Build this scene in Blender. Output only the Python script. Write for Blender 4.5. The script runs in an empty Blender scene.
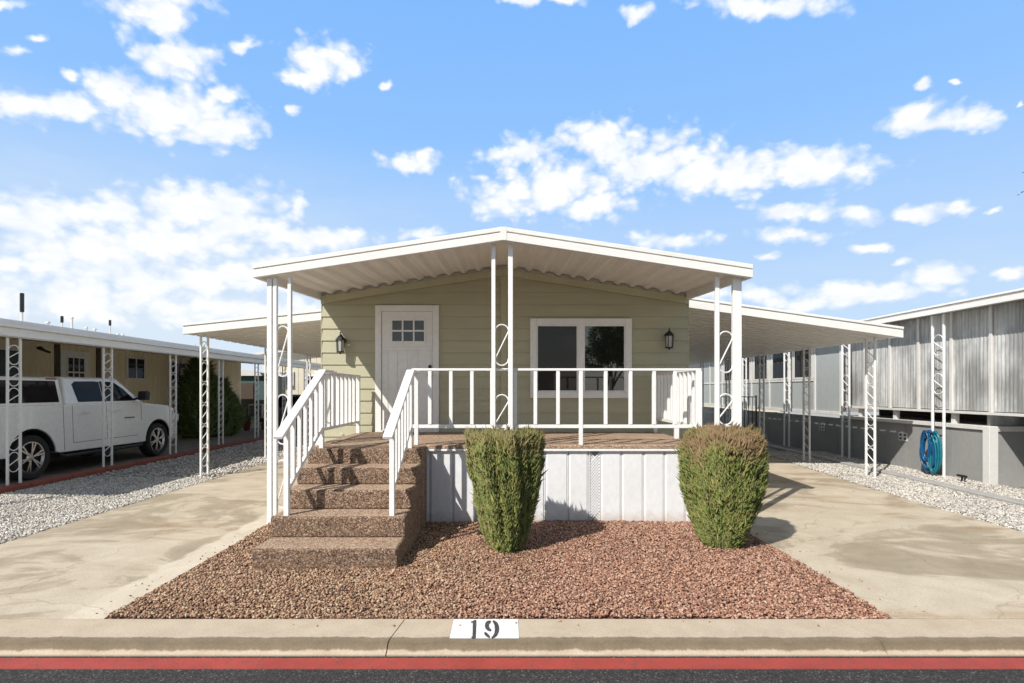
import bpy, bmesh, math, random
import numpy as np
from mathutils import Vector, Matrix, noise as mnoise
random.seed(7); rng = np.random.default_rng(11)
S = bpy.context.scene
COL = S.collection
F = 550.0; CX = 505.0; HY = 390.0; EYE = 1.68

# ------------------------------------------------------------------ materials
def new_mat(name):
    m = bpy.data.materials.new(name); m.use_nodes = True
    nt = m.node_tree; b = nt.nodes['Principled BSDF']
    return m, nt, b
def nd(nt, t, **kw):
    n = nt.nodes.new(t)
    for k, v in kw.items(): setattr(n, k, v)
    return n
def ramp(nt, stops, interp='LINEAR'):
    r = nd(nt, 'ShaderNodeValToRGB'); cr = r.color_ramp; cr.interpolation = interp
    while len(cr.elements) < len(stops): cr.elements.new(0.5)
    for e, (p, c) in zip(cr.elements, stops):
        e.position = p; e.color = (*c, 1) if len(c) == 3 else c
    return r
def mix(nt, fac, a, b, mode='MIX'):
    m = nd(nt, 'ShaderNodeMix', data_type='RGBA', blend_type=mode)
    for sock, v in ((m.inputs['Factor'], fac), (m.inputs['A'], a), (m.inputs['B'], b)):
        if hasattr(v, 'links') or hasattr(v, 'is_linked'): nt.links.new(v, sock)
        elif isinstance(v, (int, float)): sock.default_value = v
        else: sock.default_value = (*v, 1)
    return m.outputs['Result']
def coords(nt, scale=(1, 1, 1), kind='Object', loc=(0,0,0)):
    tc = nd(nt, 'ShaderNodeTexCoord'); mp = nd(nt, 'ShaderNodeMapping')
    mp.inputs['Scale'].default_value = scale; mp.inputs['Location'].default_value = loc
    nt.links.new(tc.outputs[kind], mp.inputs['Vector']); return mp.outputs['Vector']
def noise(nt, vec, scale, detail=4, rough=.55, dist=0):
    n = nd(nt, 'ShaderNodeTexNoise'); n.inputs['Scale'].default_value = scale
    n.inputs['Detail'].default_value = detail; n.inputs['Roughness'].default_value = rough
    n.inputs['Distortion'].default_value = dist
    nt.links.new(vec, n.inputs['Vector']); return n.outputs['Fac']
def bump(nt, b, h, strength=.3, dist=.01):
    n = nd(nt, 'ShaderNodeBump'); n.inputs['Strength'].default_value = strength
    n.inputs['Distance'].default_value = dist
    nt.links.new(h, n.inputs['Height']); nt.links.new(n.outputs[0], b.inputs['Normal'])
def surf(name, col, rough=.5, dirt=None, dscale=3.0, amount=.4, metal=0, vscale=(1,1,1), bumpy=0, bscale=40, ior=1.45, coat=0):
    """painted or plain surface with soft, large and fine unevenness of its own colour"""
    m, nt, b = new_mat(name)
    v = coords(nt, vscale)
    n1 = noise(nt, v, dscale, 6, .6); n2 = noise(nt, v, dscale*9, 4, .6)
    d = dirt if dirt else tuple(c*.8 for c in col)
    r1 = ramp(nt, [(.42, (0,0,0)), (.75, (1,1,1))]); nt.links.new(n1, r1.inputs[0])
    mm = nd(nt, 'ShaderNodeMath', operation='MULTIPLY'); nt.links.new(r1.outputs[0], mm.inputs[0]); mm.inputs[1].default_value = amount
    c1 = mix(nt, mm.outputs[0], col, d)
    r2 = ramp(nt, [(.3, (.93,)*3), (.7, (1.03,)*3)]); nt.links.new(n2, r2.inputs[0])
    c2 = mix(nt, 1.0, c1, r2.outputs[0], 'MULTIPLY')
    nt.links.new(c2, b.inputs['Base Color'])
    b.inputs['Roughness'].default_value = rough; b.inputs['Metallic'].default_value = metal
    b.inputs['IOR'].default_value = ior; b.inputs['Coat Weight'].default_value = coat
    if bumpy: bump(nt, b, noise(nt, v, bscale, 5, .6), bumpy, .004)
    return m
M = {}
M['white'] = surf('white_paint', (.80,.795,.775), .45, (.62,.59,.53), 1.6, .28)
M['white_rail'] = surf('white_rail_paint', (.82,.815,.80), .4, (.66,.63,.57), 5, .25)
M['fascia'] = surf('white_fascia', (.78,.77,.74), .4, (.60,.57,.50), .9, .35, vscale=(1,1,6))
M['pan'] = surf('pan_metal', (.86,.825,.785), .42, (.76,.71,.66), 1.2, .4, vscale=(1,3,1))
M['skirt_white'] = surf('vinyl_skirt', (.78,.785,.79), .4, (.62,.61,.58), 2.0, .3, vscale=(1,1,.6))
M['trim_olive'] = surf('olive_trim', (.46,.44,.29), .55, (.31,.28,.17), 2.0, .4)
M['black'] = surf('black_metal', (.015,.015,.016), .35, (.03,.03,.03), 9, .5)
M['dark'] = surf('dark_void', (.02,.019,.018), .8)
M['cream'] = surf('cream_siding', (.86,.75,.53), .6, (.72,.61,.41), 1.2, .5, vscale=(1,1,.4))
M['cream_pale'] = surf('pale_cream_siding', (.66,.60,.47), .6, (.55,.48,.36), 1.0, .4)
M['brown_trim'] = surf('brown_trim', (.07,.05,.035), .6)
M['teal'] = surf('teal_panel', (.06,.11,.11), .5, (.04,.07,.07), 4, .5)
M['blue_grey'] = surf('blue_grey_siding', (.38,.41,.405), .6, (.31,.33,.33), 1.1, .5, vscale=(1,1,.5))
M['skirt_grey'] = surf('grey_skirting', (.30,.30,.29), .65, (.23,.225,.215), 2.2, .6, vscale=(1,1,.5), bumpy=.2, bscale=14)
M['grey_trim'] = surf('weathered_white_trim', (.68,.67,.64), .5, (.50,.47,.42), 2, .5)
M['roof'] = surf('roof_coating', (.62,.61,.58), .7, (.45,.43,.40), .7, .5)
M['red_brick'] = surf('red_edging', (.27,.075,.05), .8, (.16,.06,.045), 3, .8, bumpy=.7, bscale=30)
M['truck'] = surf('white_car_paint', (.85,.85,.84), .22, (.76,.76,.76), 1.5, .15, coat=.8)
M['chrome'] = surf('bright_alloy', (.62,.62,.63), .22, (.45,.45,.46), 8, .3, metal=1)
M['tyre'] = surf('tyre_rubber', (.022,.022,.022), .8, (.05,.047,.043), 7, .4)
M['plastic'] = surf('black_plastic', (.02,.02,.02), .5)
M['seam'] = surf('panel_gap', (.10,.10,.10), .6)
M['tail'] = surf('red_lens', (.30,.015,.012), .2)
M['clear'] = surf('clear_lens', (.60,.62,.64), .12)
M['grey_car'] = surf('grey_car_paint', (.10,.105,.115), .25, coat=.6)
M['hose_blue'] = surf('blue_hose', (.008,.09,.21), .3, (.006,.03,.10), 9, .6)
M['hose_teal'] = surf('teal_hose', (.012,.17,.22), .3, (.01,.08,.14), 9, .6)
M['bark'] = surf('bark', (.13,.10,.075), .9, (.07,.055,.04), 6, .7, bumpy=.8, bscale=20)
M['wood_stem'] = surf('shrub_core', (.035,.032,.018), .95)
M['number_white'] = surf('white_kerb_paint', (.78,.77,.745), .6, (.55,.51,.44), 14, .5, bumpy=.2)
M['number_black'] = surf('black_stencil_paint', (.045,.045,.045), .6, (.16,.155,.15), 25, .5)
M['curtain'] = surf('drawn_blind', (.33,.32,.30), .8, (.25,.24,.22), 3, .4)

def splash(m):
    nt = m.node_tree; b = nt.nodes['Principled BSDF']; src = b.inputs['Base Color'].links[0].from_socket
    tc = nd(nt, 'ShaderNodeTexCoord'); sp = nd(nt, 'ShaderNodeSeparateXYZ'); nt.links.new(tc.outputs['Object'], sp.inputs[0])
    n = noise(nt, tc.outputs['Object'], 9, 6, .7)
    a = nd(nt, 'ShaderNodeMath', operation='MULTIPLY_ADD'); nt.links.new(n, a.inputs[0]); a.inputs[1].default_value = -.30; nt.links.new(sp.outputs['Z'], a.inputs[2])
    mr = nd(nt, 'ShaderNodeMapRange'); nt.links.new(a.outputs[0], mr.inputs[0]); mr.inputs[1].default_value = .0; mr.inputs[2].default_value = -.16; mr.inputs[4].default_value = .55
    nt.links.new(mix(nt, mr.outputs[0], src, (.42,.32,.24)), b.inputs['Base Color'])
splash(M['skirt_white'])
def glass(name, tint=(.012,.013,.014), ior=1.75, rough=.015):
    m, nt, b = new_mat(name)
    b.inputs['Base Color'].default_value = (*tint, 1); b.inputs['Roughness'].default_value = rough
    b.inputs['IOR'].default_value = ior
    v = coords(nt); bump(nt, b, noise(nt, v, 1.3, 2), .04, .02)
    return m
M['glass'] = glass('window_glass', ior=2.0)
M['glass_dull'] = glass('screened_glass', (.022,.019,.017), 1.38)
M['car_glass'] = glass('tinted_glass', (.012,.012,.013), 1.22)
M['lamp_glass'] = glass('lamp_glass', (.42,.42,.40), 1.5, .12)
M['door_glass'] = glass('door_glass', (.05,.055,.055), 1.6, .2)
M['glass'].node_tree.nodes['Principled BSDF'].inputs['Base Color'].default_value = (.014,.013,.012,1)

def siding_mat():
    m, nt, b = new_mat('olive_lap_siding')
    v = coords(nt, (.35,1,3.0)); n1 = noise(nt, v, 2.5, 6, .65)
    r = ramp(nt, [(.3, (.380,.362,.245)), (.7, (.440,.420,.292))]); nt.links.new(n1, r.inputs[0])
    nt.links.new(r.outputs[0], b.inputs['Base Color']); b.inputs['Roughness'].default_value = .55
    v2 = coords(nt, (1,1,14)); bump(nt, b, noise(nt, v2, 8, 5), .25, .004)
    return m
M['siding'] = siding_mat()

def concrete():
    m, nt, b = new_mat('driveway_concrete')
    v = coords(nt)
    vs = coords(nt, (.6,.85,1)); vf = coords(nt, (1,1,1))
    n_big = noise(nt, vs, .8, 7, .66, 1.2); n_mid = noise(nt, vf, 2.4, 6, .65, .6); n_fine = noise(nt, vf, 55, 4, .7)
    base = ramp(nt, [(.30,(.30,.245,.165)), (.44,(.365,.305,.215)), (.475,(.42,.35,.255)), (.50,(.505,.43,.32)), (.75,(.58,.505,.39))]); nt.links.new(n_big, base.inputs[0])
    spx = nd(nt, 'ShaderNodeSeparateXYZ'); nt.links.new(v, spx.inputs[0])
    ea = nd(nt, 'ShaderNodeMath', operation='MULTIPLY_ADD'); nt.links.new(noise(nt, v, 3.0, 4), ea.inputs[0]); ea.inputs[1].default_value = .22; nt.links.new(spx.outputs['X'], ea.inputs[2])
    er = nd(nt, 'ShaderNodeMapRange', interpolation_type='SMOOTHSTEP'); nt.links.new(ea.outputs[0], er.inputs[0]); er.inputs[1].default_value = -3.17; er.inputs[2].default_value = -3.10
    e2 = nd(nt, 'ShaderNodeMath', operation='LESS_THAN'); nt.links.new(spx.outputs['X'], e2.inputs[0]); e2.inputs[1].default_value = 0
    ef = nd(nt, 'ShaderNodeMath', operation='MULTIPLY'); nt.links.new(er.outputs[0], ef.inputs[0]); nt.links.new(e2.outputs[0], ef.inputs[1])
    rust = noise(nt, coords(nt, (.4,1.3,1), loc=(3.7,1.1,0)), .9, 5, .6, .8)
    rr = ramp(nt, [(.54,(0,0,0)), (.68,(.7,)*3)]); nt.links.new(rust, rr.inputs[0])
    c0 = mix(nt, rr.outputs[0], base.outputs[0], (.34,.215,.115))
    c0 = mix(nt, ef.outputs[0], c0, (.60,.525,.41))
    r2 = ramp(nt, [(.3,(.84,.83,.81)), (.65,(1.04,)*3)]); nt.links.new(n_mid, r2.inputs[0])
    c1 = mix(nt, 1.0, c0, r2.outputs[0], 'MULTIPLY')
    r3 = ramp(nt, [(.3,(.84,.84,.84)), (.6,(1.05,)*3)]); nt.links.new(n_fine, r3.inputs[0])
    c2 = mix(nt, 1.0, c1, r3.outputs[0], 'MULTIPLY')
    # hairline cracks
    vo = nd(nt, 'ShaderNodeTexVoronoi', feature='DISTANCE_TO_EDGE'); vo.inputs['Scale'].default_value = .38
    nw = nd(nt, 'ShaderNodeTexNoise'); nw.inputs['Scale'].default_value = 2.2; nw.inputs['Detail'].default_value = 5; nt.links.new(v, nw.inputs['Vector'])
    av = nd(nt, 'ShaderNodeVectorMath', operation='MULTIPLY_ADD'); nt.links.new(nw.outputs['Color'], av.inputs[0]); av.inputs[1].default_value = (.5,.5,0); nt.links.new(v, av.inputs[2])
    nt.links.new(av.outputs[0], vo.inputs['Vector'])
    rc = ramp(nt, [(.0,(.6,)*3), (.003,(1,)*3)]); nt.links.new(vo.outputs['Distance'], rc.inputs[0])
    c3 = mix(nt, .6, c2, mix(nt, 1.0, c2, rc.outputs[0], 'MULTIPLY'))
    nt.links.new(c3, b.inputs['Base Color']); b.inputs['Roughness'].default_value = .85
    bump(nt, b, n_fine, .3, .004); return m
M['concrete'] = concrete()
def concrete_plain(name, col, dark):
    m, nt, b = new_mat(name); v = coords(nt)
    n1 = noise(nt, v, 3, 6, .65); n2 = noise(nt, v, 90, 4, .7)
    r = ramp(nt, [(.3, dark), (.6, col)]); nt.links.new(n1, r.inputs[0])
    r3 = ramp(nt, [(.3,(.78,)*3), (.62,(1.06,)*3)]); nt.links.new(n2, r3.inputs[0])
    nt.links.new(mix(nt, 1.0, r.outputs[0], r3.outputs[0], 'MULTIPLY'), b.inputs['Base Color'])
    b.inputs['Roughness'].default_value = .9; bump(nt, b, n2, .35, .004); return m
M['concrete_pale'] = concrete_plain('pale_concrete', (.52,.435,.32), (.43,.355,.255))
M['concrete_grey'] = concrete_plain('grey_concrete', (.40,.39,.37), (.30,.29,.27))
M['slab_dark'] = concrete_plain('old_dark_slab', (.27,.245,.21), (.17,.15,.13))
M['dirt'] = concrete_plain('dry_soil', (.28,.235,.18), (.19,.155,.115))
M['joint'] = concrete_plain('joint_soil', (.09,.075,.055), (.05,.04,.03))

def curb_mat():
    m, nt, b = new_mat('kerb_concrete'); v = coords(nt)
    n1 = noise(nt, v, 4, 6, .65); n2 = noise(nt, v, 90, 4, .7)
    r = ramp(nt, [(.3,(.45,.365,.265)), (.6,(.53,.44,.33))]); nt.links.new(n1, r.inputs[0])
    sp = nd(nt, 'ShaderNodeSeparateXYZ'); nt.links.new(v, sp.inputs[0])
    # silt and tyre grime lies in the rolled face: bounded by wavering tide lines
    nl = noise(nt, coords(nt, (1,.6,.0)), 6.0, 9, .74)
    ad = nd(nt, 'ShaderNodeMath', operation='MULTIPLY_ADD'); nt.links.new(nl, ad.inputs[0]); ad.inputs[1].default_value = .045; nt.links.new(sp.outputs['Y'], ad.inputs[2])
    g = nd(nt, 'ShaderNodeMapRange'); az_ = nd(nt, 'ShaderNodeMath', operation='ADD'); nt.links.new(ad.outputs[0], az_.inputs[0]); nt.links.new(sp.outputs['Z'], az_.inputs[1]); nt.links.new(az_.outputs[0], g.inputs[0]); g.inputs[1].default_value = 3.60; g.inputs[2].default_value = 3.90; ad.inputs[1].default_value = .10
    gr = ramp(nt, [(.17,(.12,)*3), (.23,(.85,)*3), (.42,(1,)*3), (.62,(.8,)*3), (.67,(.05,)*3)]); nt.links.new(g.outputs[0], gr.inputs[0])
    grime = mix(nt, n1, (.10,.075,.045), (.21,.16,.10))
    c = mix(nt, gr.outputs[0], r.outputs[0], grime)
    r3 = ramp(nt, [(.3,(.80,)*3), (.62,(1.05,)*3)]); nt.links.new(n2, r3.inputs[0])
    nt.links.new(mix(nt, 1.0, c, r3.outputs[0], 'MULTIPLY'), b.inputs['Base Color'])
    b.inputs['Roughness'].default_value = .88; bump(nt, b, n2, .35, .004); return m
M['kerb'] = curb_mat()
def stripe_mat():
    m, nt, b = new_mat('red_road_paint'); v = coords(nt)
    n1 = noise(nt, v, 3, 5, .6); n2 = noise(nt, v, 60, 5, .75)
    r = ramp(nt, [(.3,(.29,.04,.028)), (.65,(.38,.058,.042))]); nt.links.new(n1, r.inputs[0])
    n3 = noise(nt, v, 14, 6, .7); ax = nd(nt, 'ShaderNodeMath', operation='MULTIPLY_ADD'); nt.links.new(n3, ax.inputs[0]); ax.inputs[1].default_value = .5; nt.links.new(n2, ax.inputs[2])
    w = ramp(nt, [(.60,(.85,)*3), (.70,(0,)*3)]); nt.links.new(ax.outputs[0], w.inputs[0])
    nt.links.new(mix(nt, w.outputs[0], r.outputs[0], (.07,.065,.06)), b.inputs['Base Color'])
    b.inputs['Roughness'].default_value = .7; bump(nt, b, n2, .3, .003); return m
M['red_paint'] = stripe_mat()

def aggregate(name, stops, scale=75):
    m, nt, b = new_mat(name); v = coords(nt)
    vo = nd(nt, 'ShaderNodeTexVoronoi'); vo.inputs['Scale'].default_value = scale; nt.links.new(v, vo.inputs['Vector'])
    sp = nd(nt, 'ShaderNodeSeparateColor'); nt.links.new(vo.outputs['Color'], sp.inputs[0])
    r = ramp(nt, stops, 'CONSTANT'); nt.links.new(sp.outputs[0], r.inputs[0])
    e = ramp(nt, [(.30,(1.05,)*3), (.65,(.66,)*3)]); nt.links.new(vo.outputs['Distance'], e.inputs[0])
    n1 = noise(nt, v, 2.5, 5); r1 = ramp(nt, [(.3,(.86,)*3), (.7,(1.06,)*3)]); nt.links.new(n1, r1.inputs[0])
    c = mix(nt, 1.0, mix(nt, 1.0, r.outputs[0], e.outputs[0], 'MULTIPLY'), r1.outputs[0], 'MULTIPLY')
    nt.links.new(c, b.inputs['Base Color']); b.inputs['Roughness'].default_value = .85
    iv = nd(nt, 'ShaderNodeMath', operation='SUBTRACT'); iv.inputs[0].default_value = 1; nt.links.new(vo.outputs['Distance'], iv.inputs[1])
    bump(nt, b, iv.outputs[0], .6, .003); return m
M['asphalt'] = aggregate('asphalt', [(0,(.022,.021,.019)), (.3,(.036,.034,.031)), (.6,(.05,.047,.043)), (.85,(.075,.07,.064)), (.96,(.14,.135,.125))], 110)
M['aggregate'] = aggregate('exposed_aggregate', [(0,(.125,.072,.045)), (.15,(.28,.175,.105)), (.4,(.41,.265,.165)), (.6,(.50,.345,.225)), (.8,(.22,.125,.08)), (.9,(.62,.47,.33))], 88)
M['shaded_aggregate_riser'] = aggregate('shaded_aggregate_riser', [(0,(.07,.04,.026)), (.15,(.17,.105,.065)), (.4,(.26,.165,.105)), (.6,(.34,.225,.15)), (.8,(.13,.073,.048)), (.9,(.46,.34,.24))], 88)  # darker copy of the step stone: dimmer step fronts painted into the colour
M['aggregate_tread'] = aggregate('sunlit_aggregate_tread', [(0,(.20,.125,.08)), (.15,(.35,.235,.15)), (.4,(.46,.32,.215)), (.6,(.55,.40,.28)), (.8,(.28,.175,.12)), (.9,(.64,.50,.37))], 90)  # lighter copy of the step stone: sunlit tops painted into the colour
M['bed_base'] = aggregate('red_gravel_base', [(0,(.13,.07,.05)), (.3,(.24,.12,.085)), (.6,(.32,.17,.12)), (.85,(.18,.10,.075))], 45)
M['grey_base'] = aggregate('grey_gravel_base', [(0,(.22,.21,.19)), (.3,(.36,.34,.31)), (.6,(.46,.44,.40)), (.85,(.28,.26,.24))], 36)
def stone_mat(name, stops, left=None):
    m, nt, b = new_mat(name)
    g = nd(nt, 'ShaderNodeNewGeometry'); r = ramp(nt, stops); nt.links.new(g.outputs['Random Per Island'], r.inputs[0])
    v = coords(nt); n = noise(nt, v, 1.1, 4); r1 = ramp(nt, [(.3,(.88,)*3), (.7,(1.08,)*3)]); nt.links.new(n, r1.inputs[0])
    c = mix(nt, 1.0, r.outputs[0], r1.outputs[0], 'MULTIPLY')
    if left:      # an older, browner load of stone lies on the left of the bed
        sp = nd(nt, 'ShaderNodeSeparateXYZ'); nt.links.new(v, sp.inputs[0])
        a = nd(nt, 'ShaderNodeMath', operation='MULTIPLY_ADD'); nt.links.new(n, a.inputs[0]); a.inputs[1].default_value = 2.5; nt.links.new(sp.outputs['X'], a.inputs[2])
        mr = nd(nt, 'ShaderNodeMapRange'); nt.links.new(a.outputs[0], mr.inputs[0]); mr.inputs[1].default_value = 1.6; mr.inputs[2].default_value = .2
        c = mix(nt, mr.outputs[0], c, mix(nt, 1.0, c, left, 'MULTIPLY'))
    nt.links.new(c, b.inputs['Base Color'])
    b.inputs['Roughness'].default_value = .8; return m
M['red_stone'] = stone_mat('red_lava_stone', [(0,(.13,.06,.04)), (.25,(.26,.13,.088)), (.5,(.37,.19,.122)), (.72,(.45,.262,.172)), (.92,(.55,.38,.28)), (1,(.20,.105,.075))], (.98,1.11,1.03))
M['grey_stone'] = stone_mat('pale_gravel_stone', [(0,(.24,.22,.185)), (.3,(.42,.39,.345)), (.6,(.57,.535,.48)), (.85,(.68,.645,.585)), (1,(.30,.27,.225))])

def leaf_mat(name, stops, tip=None, zlo=.9, zhi=1.15, nscale=3):
    m, nt, b = new_mat(name)
    g = nd(nt, 'ShaderNodeNewGeometry'); r = ramp(nt, stops); nt.links.new(g.outputs['Random Per Island'], r.inputs[0])
    out = r.outputs[0]
    if tip:
        v = coords(nt); sp = nd(nt, 'ShaderNodeSeparateXYZ'); nt.links.new(v, sp.inputs[0])
        n = noise(nt, v, nscale, 4)
        a = nd(nt, 'ShaderNodeMath', operation='MULTIPLY_ADD'); nt.links.new(n, a.inputs[0]); a.inputs[1].default_value = 1.6; nt.links.new(sp.outputs['Z'], a.inputs[2])
        mr = nd(nt, 'ShaderNodeMapRange'); nt.links.new(a.outputs[0], mr.inputs[0]); mr.inputs[1].default_value = zlo+.8; mr.inputs[2].default_value = zhi+.8; mr.inputs[4].default_value = .85
        out = mix(nt, mr.outputs[0], r.outputs[0], tip)
    nt.links.new(out, b.inputs['Base Color']); b.inputs['Roughness'].default_value = .6
    b.inputs['Subsurface Weight'].default_value = 0
    return m
GREEN = [(0,(.04,.058,.012)), (.3,(.095,.122,.02)), (.6,(.145,.172,.03)), (.85,(.205,.215,.048)), (.93,(.26,.20,.07)), (1,(.22,.13,.06))]
M['juniper_green'] = leaf_mat('juniper_foliage', GREEN, (.20,.155,.06), 1.05, 1.4)
M['juniper_brown'] = leaf_mat('juniper_foliage_dry_top', GREEN, (.21,.125,.065), .92, 1.30)
M['cypress'] = leaf_mat('cypress_foliage', [(0,(.07,.12,.035)), (.5,(.14,.21,.06)), (1,(.22,.27,.09))])
M['tree_leaf'] = leaf_mat('tree_leaf', [(0,(.02,.05,.012)), (.5,(.05,.10,.02)), (1,(.09,.13,.03))])

def fiberglass():
    m, nt, b = new_mat('streaked_fibreglass'); 
    v = coords(nt, (1,11,.45)); n1 = noise(nt, v, 1.6, 9, .74)
    v2 = coords(nt, (1,1,.7)); n2 = noise(nt, v2, 1.1, 4, .6)
    r = ramp(nt, [(.30,(.24,.245,.24)), (.45,(.38,.385,.375)), (.55,(.50,.505,.49)), (.68,(.68,.68,.66))]); nt.links.new(n1, r.inputs[0])
    r2 = ramp(nt, [(.38,(.6,)*3), (.62,(1.25,)*3)]); nt.links.new(n2, r2.inputs[0])
    nt.links.new(mix(nt, 1.0, r.outputs[0], r2.outputs[0], 'MULTIPLY'), b.inputs['Base Color'])
    b.inputs['Roughness'].default_value = .4
    return m
M['fibreglass'] = fiberglass()

# ------------------------------------------------------------------ mesh builder
def tag(o, label=None, cat=None, group=None, kind=None):
    for k, v in (('label', label), ('category', cat), ('group', group), ('kind', kind)):
        if v: o[k] = v
    return o
def thing(name, label, cat, loc=(0,0,0), group=None):
    o = bpy.data.objects.new(name, None); COL.objects.link(o); o.location = loc; o.empty_display_size = .2
    return tag(o, label, cat, group)
def root_loc(o):
    L = Vector((0,0,0))
    while o: L += o.location; o = o.parent
    return L
class MB:
    def __init__(s): s.v = []; s.f = []
    def add(s, vs, fs):
        n = len(s.v); s.v += [tuple(p) for p in vs]; s.f += [tuple(i+n for i in f) for f in fs]; return s
    def box(s, x0, x1, y0, y1, z0, z1):
        vs = [(x,y,z) for z in (z0,z1) for y in (y0,y1) for x in (x0,x1)]
        return s.add(vs, [(0,2,3,1),(4,5,7,6),(0,1,5,4),(2,6,7,3),(0,4,6,2),(1,3,7,5)])
    def prism(s, poly, axis, a, b, wfn=None):
        """poly in the two other axes, extruded along axis ('x','y','z') from a to b"""
        def P(p, t):
            if axis == 'x': return (t, p[0], p[1])
            if axis == 'y': return (p[0], t, p[1])
            return (p[0], p[1], t)
        n = len(poly); vs = [P(p, a) for p in poly] + [P(p, b) for p in poly]
        fs = [tuple(range(n))[::-1], tuple(range(n, 2*n))] + [(i, (i+1)%n, n+(i+1)%n, n+i) for i in range(n)]
        return s.add(vs, fs)
    def bar(s, p, q, w, h=None, up=(0,0,1)):
        p, q = Vector(p), Vector(q); h = h or w; d = (q-p).normalized(); up = Vector(up)
        if abs(d.dot(up)) > .97: up = Vector((0,1,0))
        sx = d.cross(up).normalized(); sy = sx.cross(d).normalized()
        vs = [t + sx*a*w/2 + sy*b*h/2 for t in (p,q) for a,b in ((-1,-1),(1,-1),(1,1),(-1,1))]
        return s.add(vs, [(3,2,1,0),(4,5,6,7),(0,1,5,4),(1,2,6,5),(2,3,7,6),(3,0,4,7)])
    def tube(s, pts, r, n=6, closed=False, taper=None):
        pts = [Vector(p) for p in pts]; rings = []
        N = len(pts); prev = None
        for i, p in enumerate(pts):
            if closed: d = (pts[(i+1)%N]-pts[i-1]).normalized()
            else: d = (pts[min(i+1,N-1)]-pts[max(i-1,0)]).normalized()
            if prev is None:
                u = d.cross(Vector((0,0,1)) if abs(d.z) < .9 else Vector((0,1,0))).normalized()
            else: u = (prev - d*prev.dot(d)).normalized()
            prev = u; w = d.cross(u); rr = r if taper is None else r*taper[i]
            rings.append([p + (u*math.cos(2*math.pi*k/n)+w*math.sin(2*math.pi*k/n))*rr for k in range(n)])
        vs = [p for ring in rings for p in ring]; fs = []
        m = N if closed else N-1
        for i in range(m):
            j = (i+1)%N
            for k in range(n): fs.append((i*n+k, i*n+(k+1)%n, j*n+(k+1)%n, j*n+k))
        if not closed: fs += [tuple(range(n))[::-1], tuple((N-1)*n+k for k in range(n))]
        return s.add(vs, fs)
    def lathe(s, prof, c, axis='z', n=20):
        vs, fs = [], []
        for r, h in prof:
            for k in range(n):
                a = 2*math.pi*k/n; x, y = r*math.cos(a), r*math.sin(a)
                vs.append({'z': (c[0]+x, c[1]+y, c[2]+h), 'x': (c[0]+h, c[1]+x, c[2]+y), 'y': (c[0]+x, c[1]+h, c[2]+y)}[axis])
        m = len(prof)
        for i in range(m-1):
            for k in range(n): fs.append((i*n+k, i*n+(k+1)%n, (i+1)*n+(k+1)%n, (i+1)*n+k))
        fs += [tuple(range(n))[::-1], tuple((m-1)*n+k for k in range(n))]
        return s.add(vs, fs)
    def shell(s, rows, t):
        """rows: grid of points; a sheet with thickness t downward"""
        nr, nc = len(rows), len(rows[0])
        top = [p for r in rows for p in r]; bot = [(p[0],p[1],p[2]-t) for p in top]; N = nr*nc; fs = []
        for i in range(nr-1):
            for j in range(nc-1):
                a,b,c,d = i*nc+j, i*nc+j+1, (i+1)*nc+j+1, (i+1)*nc+j
                fs += [(a,b,c,d), (N+d,N+c,N+b,N+a)]
        for j in range(nc-1):
            fs += [(j, N+j, N+j+1, j+1), ((nr-1)*nc+j, (nr-1)*nc+j+1, N+(nr-1)*nc+j+1, N+(nr-1)*nc+j)]
        for i in range(nr-1):
            fs += [(i*nc, (i+1)*nc, N+(i+1)*nc, N+i*nc), (i*nc+nc-1, N+i*nc+nc-1, N+(i+1)*nc+nc-1, (i+1)*nc+nc-1)]
        return s.add(top+bot, fs)
    def build(s, name, mat, parent=None, origin=None, bevel=0, smooth=False, seg=1):
        L = root_loc(parent) if parent else Vector(origin or (0,0,0))
        me = bpy.data.meshes.new(name)
        me.from_pydata([(v[0]-L.x, v[1]-L.y, v[2]-L.z) for v in s.v], [], s.f)
        bm = bmesh.new(); bm.from_mesh(me); bmesh.ops.recalc_face_normals(bm, faces=bm.faces); bm.to_mesh(me); bm.free()
        me.materials.append(M[mat] if isinstance(mat, str) else mat)
        o = bpy.data.objects.new(name, me); COL.objects.link(o)
        if parent: o.parent = parent
        else: o.location = L
        if smooth:
            for p in me.polygons: p.use_smooth = True
        if bevel:
            b = o.modifiers.new('b', 'BEVEL'); b.width = bevel; b.segments = seg; b.limit_method = 'ANGLE'; b.angle_limit = math.radians(40)
            b.harden_normals = False
        return o
def copy_tree(o, parent=None, loc=None):
    c = o.copy(); COL.objects.link(c)
    if parent: c.parent = parent
    if loc is not None: c.location = loc
    for ch in list(o.children): copy_tree(ch, c)
    return c

# ------------------------------------------------------------------ the setting: ground, road, kerb
def sheet(name, x0, x1, y0, y1, z, mat, kind='structure', th=.004):
    o = MB().box(x0, x1, y0, y1, z-th, z).build(name, mat); tag(o, kind=kind); return o
g = MB(); g.add([(-900,-900,-.13),(900,-900,-.13),(900,900,-.13),(-900,900,-.13)], [(0,1,2,3)]); tag(g.build('ground', 'dirt'), kind='structure')
sheet('road', -80, 80, -3.6, 3.66, -.085, 'asphalt', th=.03)
sheet('road_stripe', -80, 80, 3.475, 3.615, -.081, 'red_paint')
sheet('lot_ground', -34, 34, 4.03, 44, -.03, 'joint', th=.08)
sheet('far_yard', -60, 60, -30, -4.4, -.02, 'grey_base', th=.1)
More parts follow.
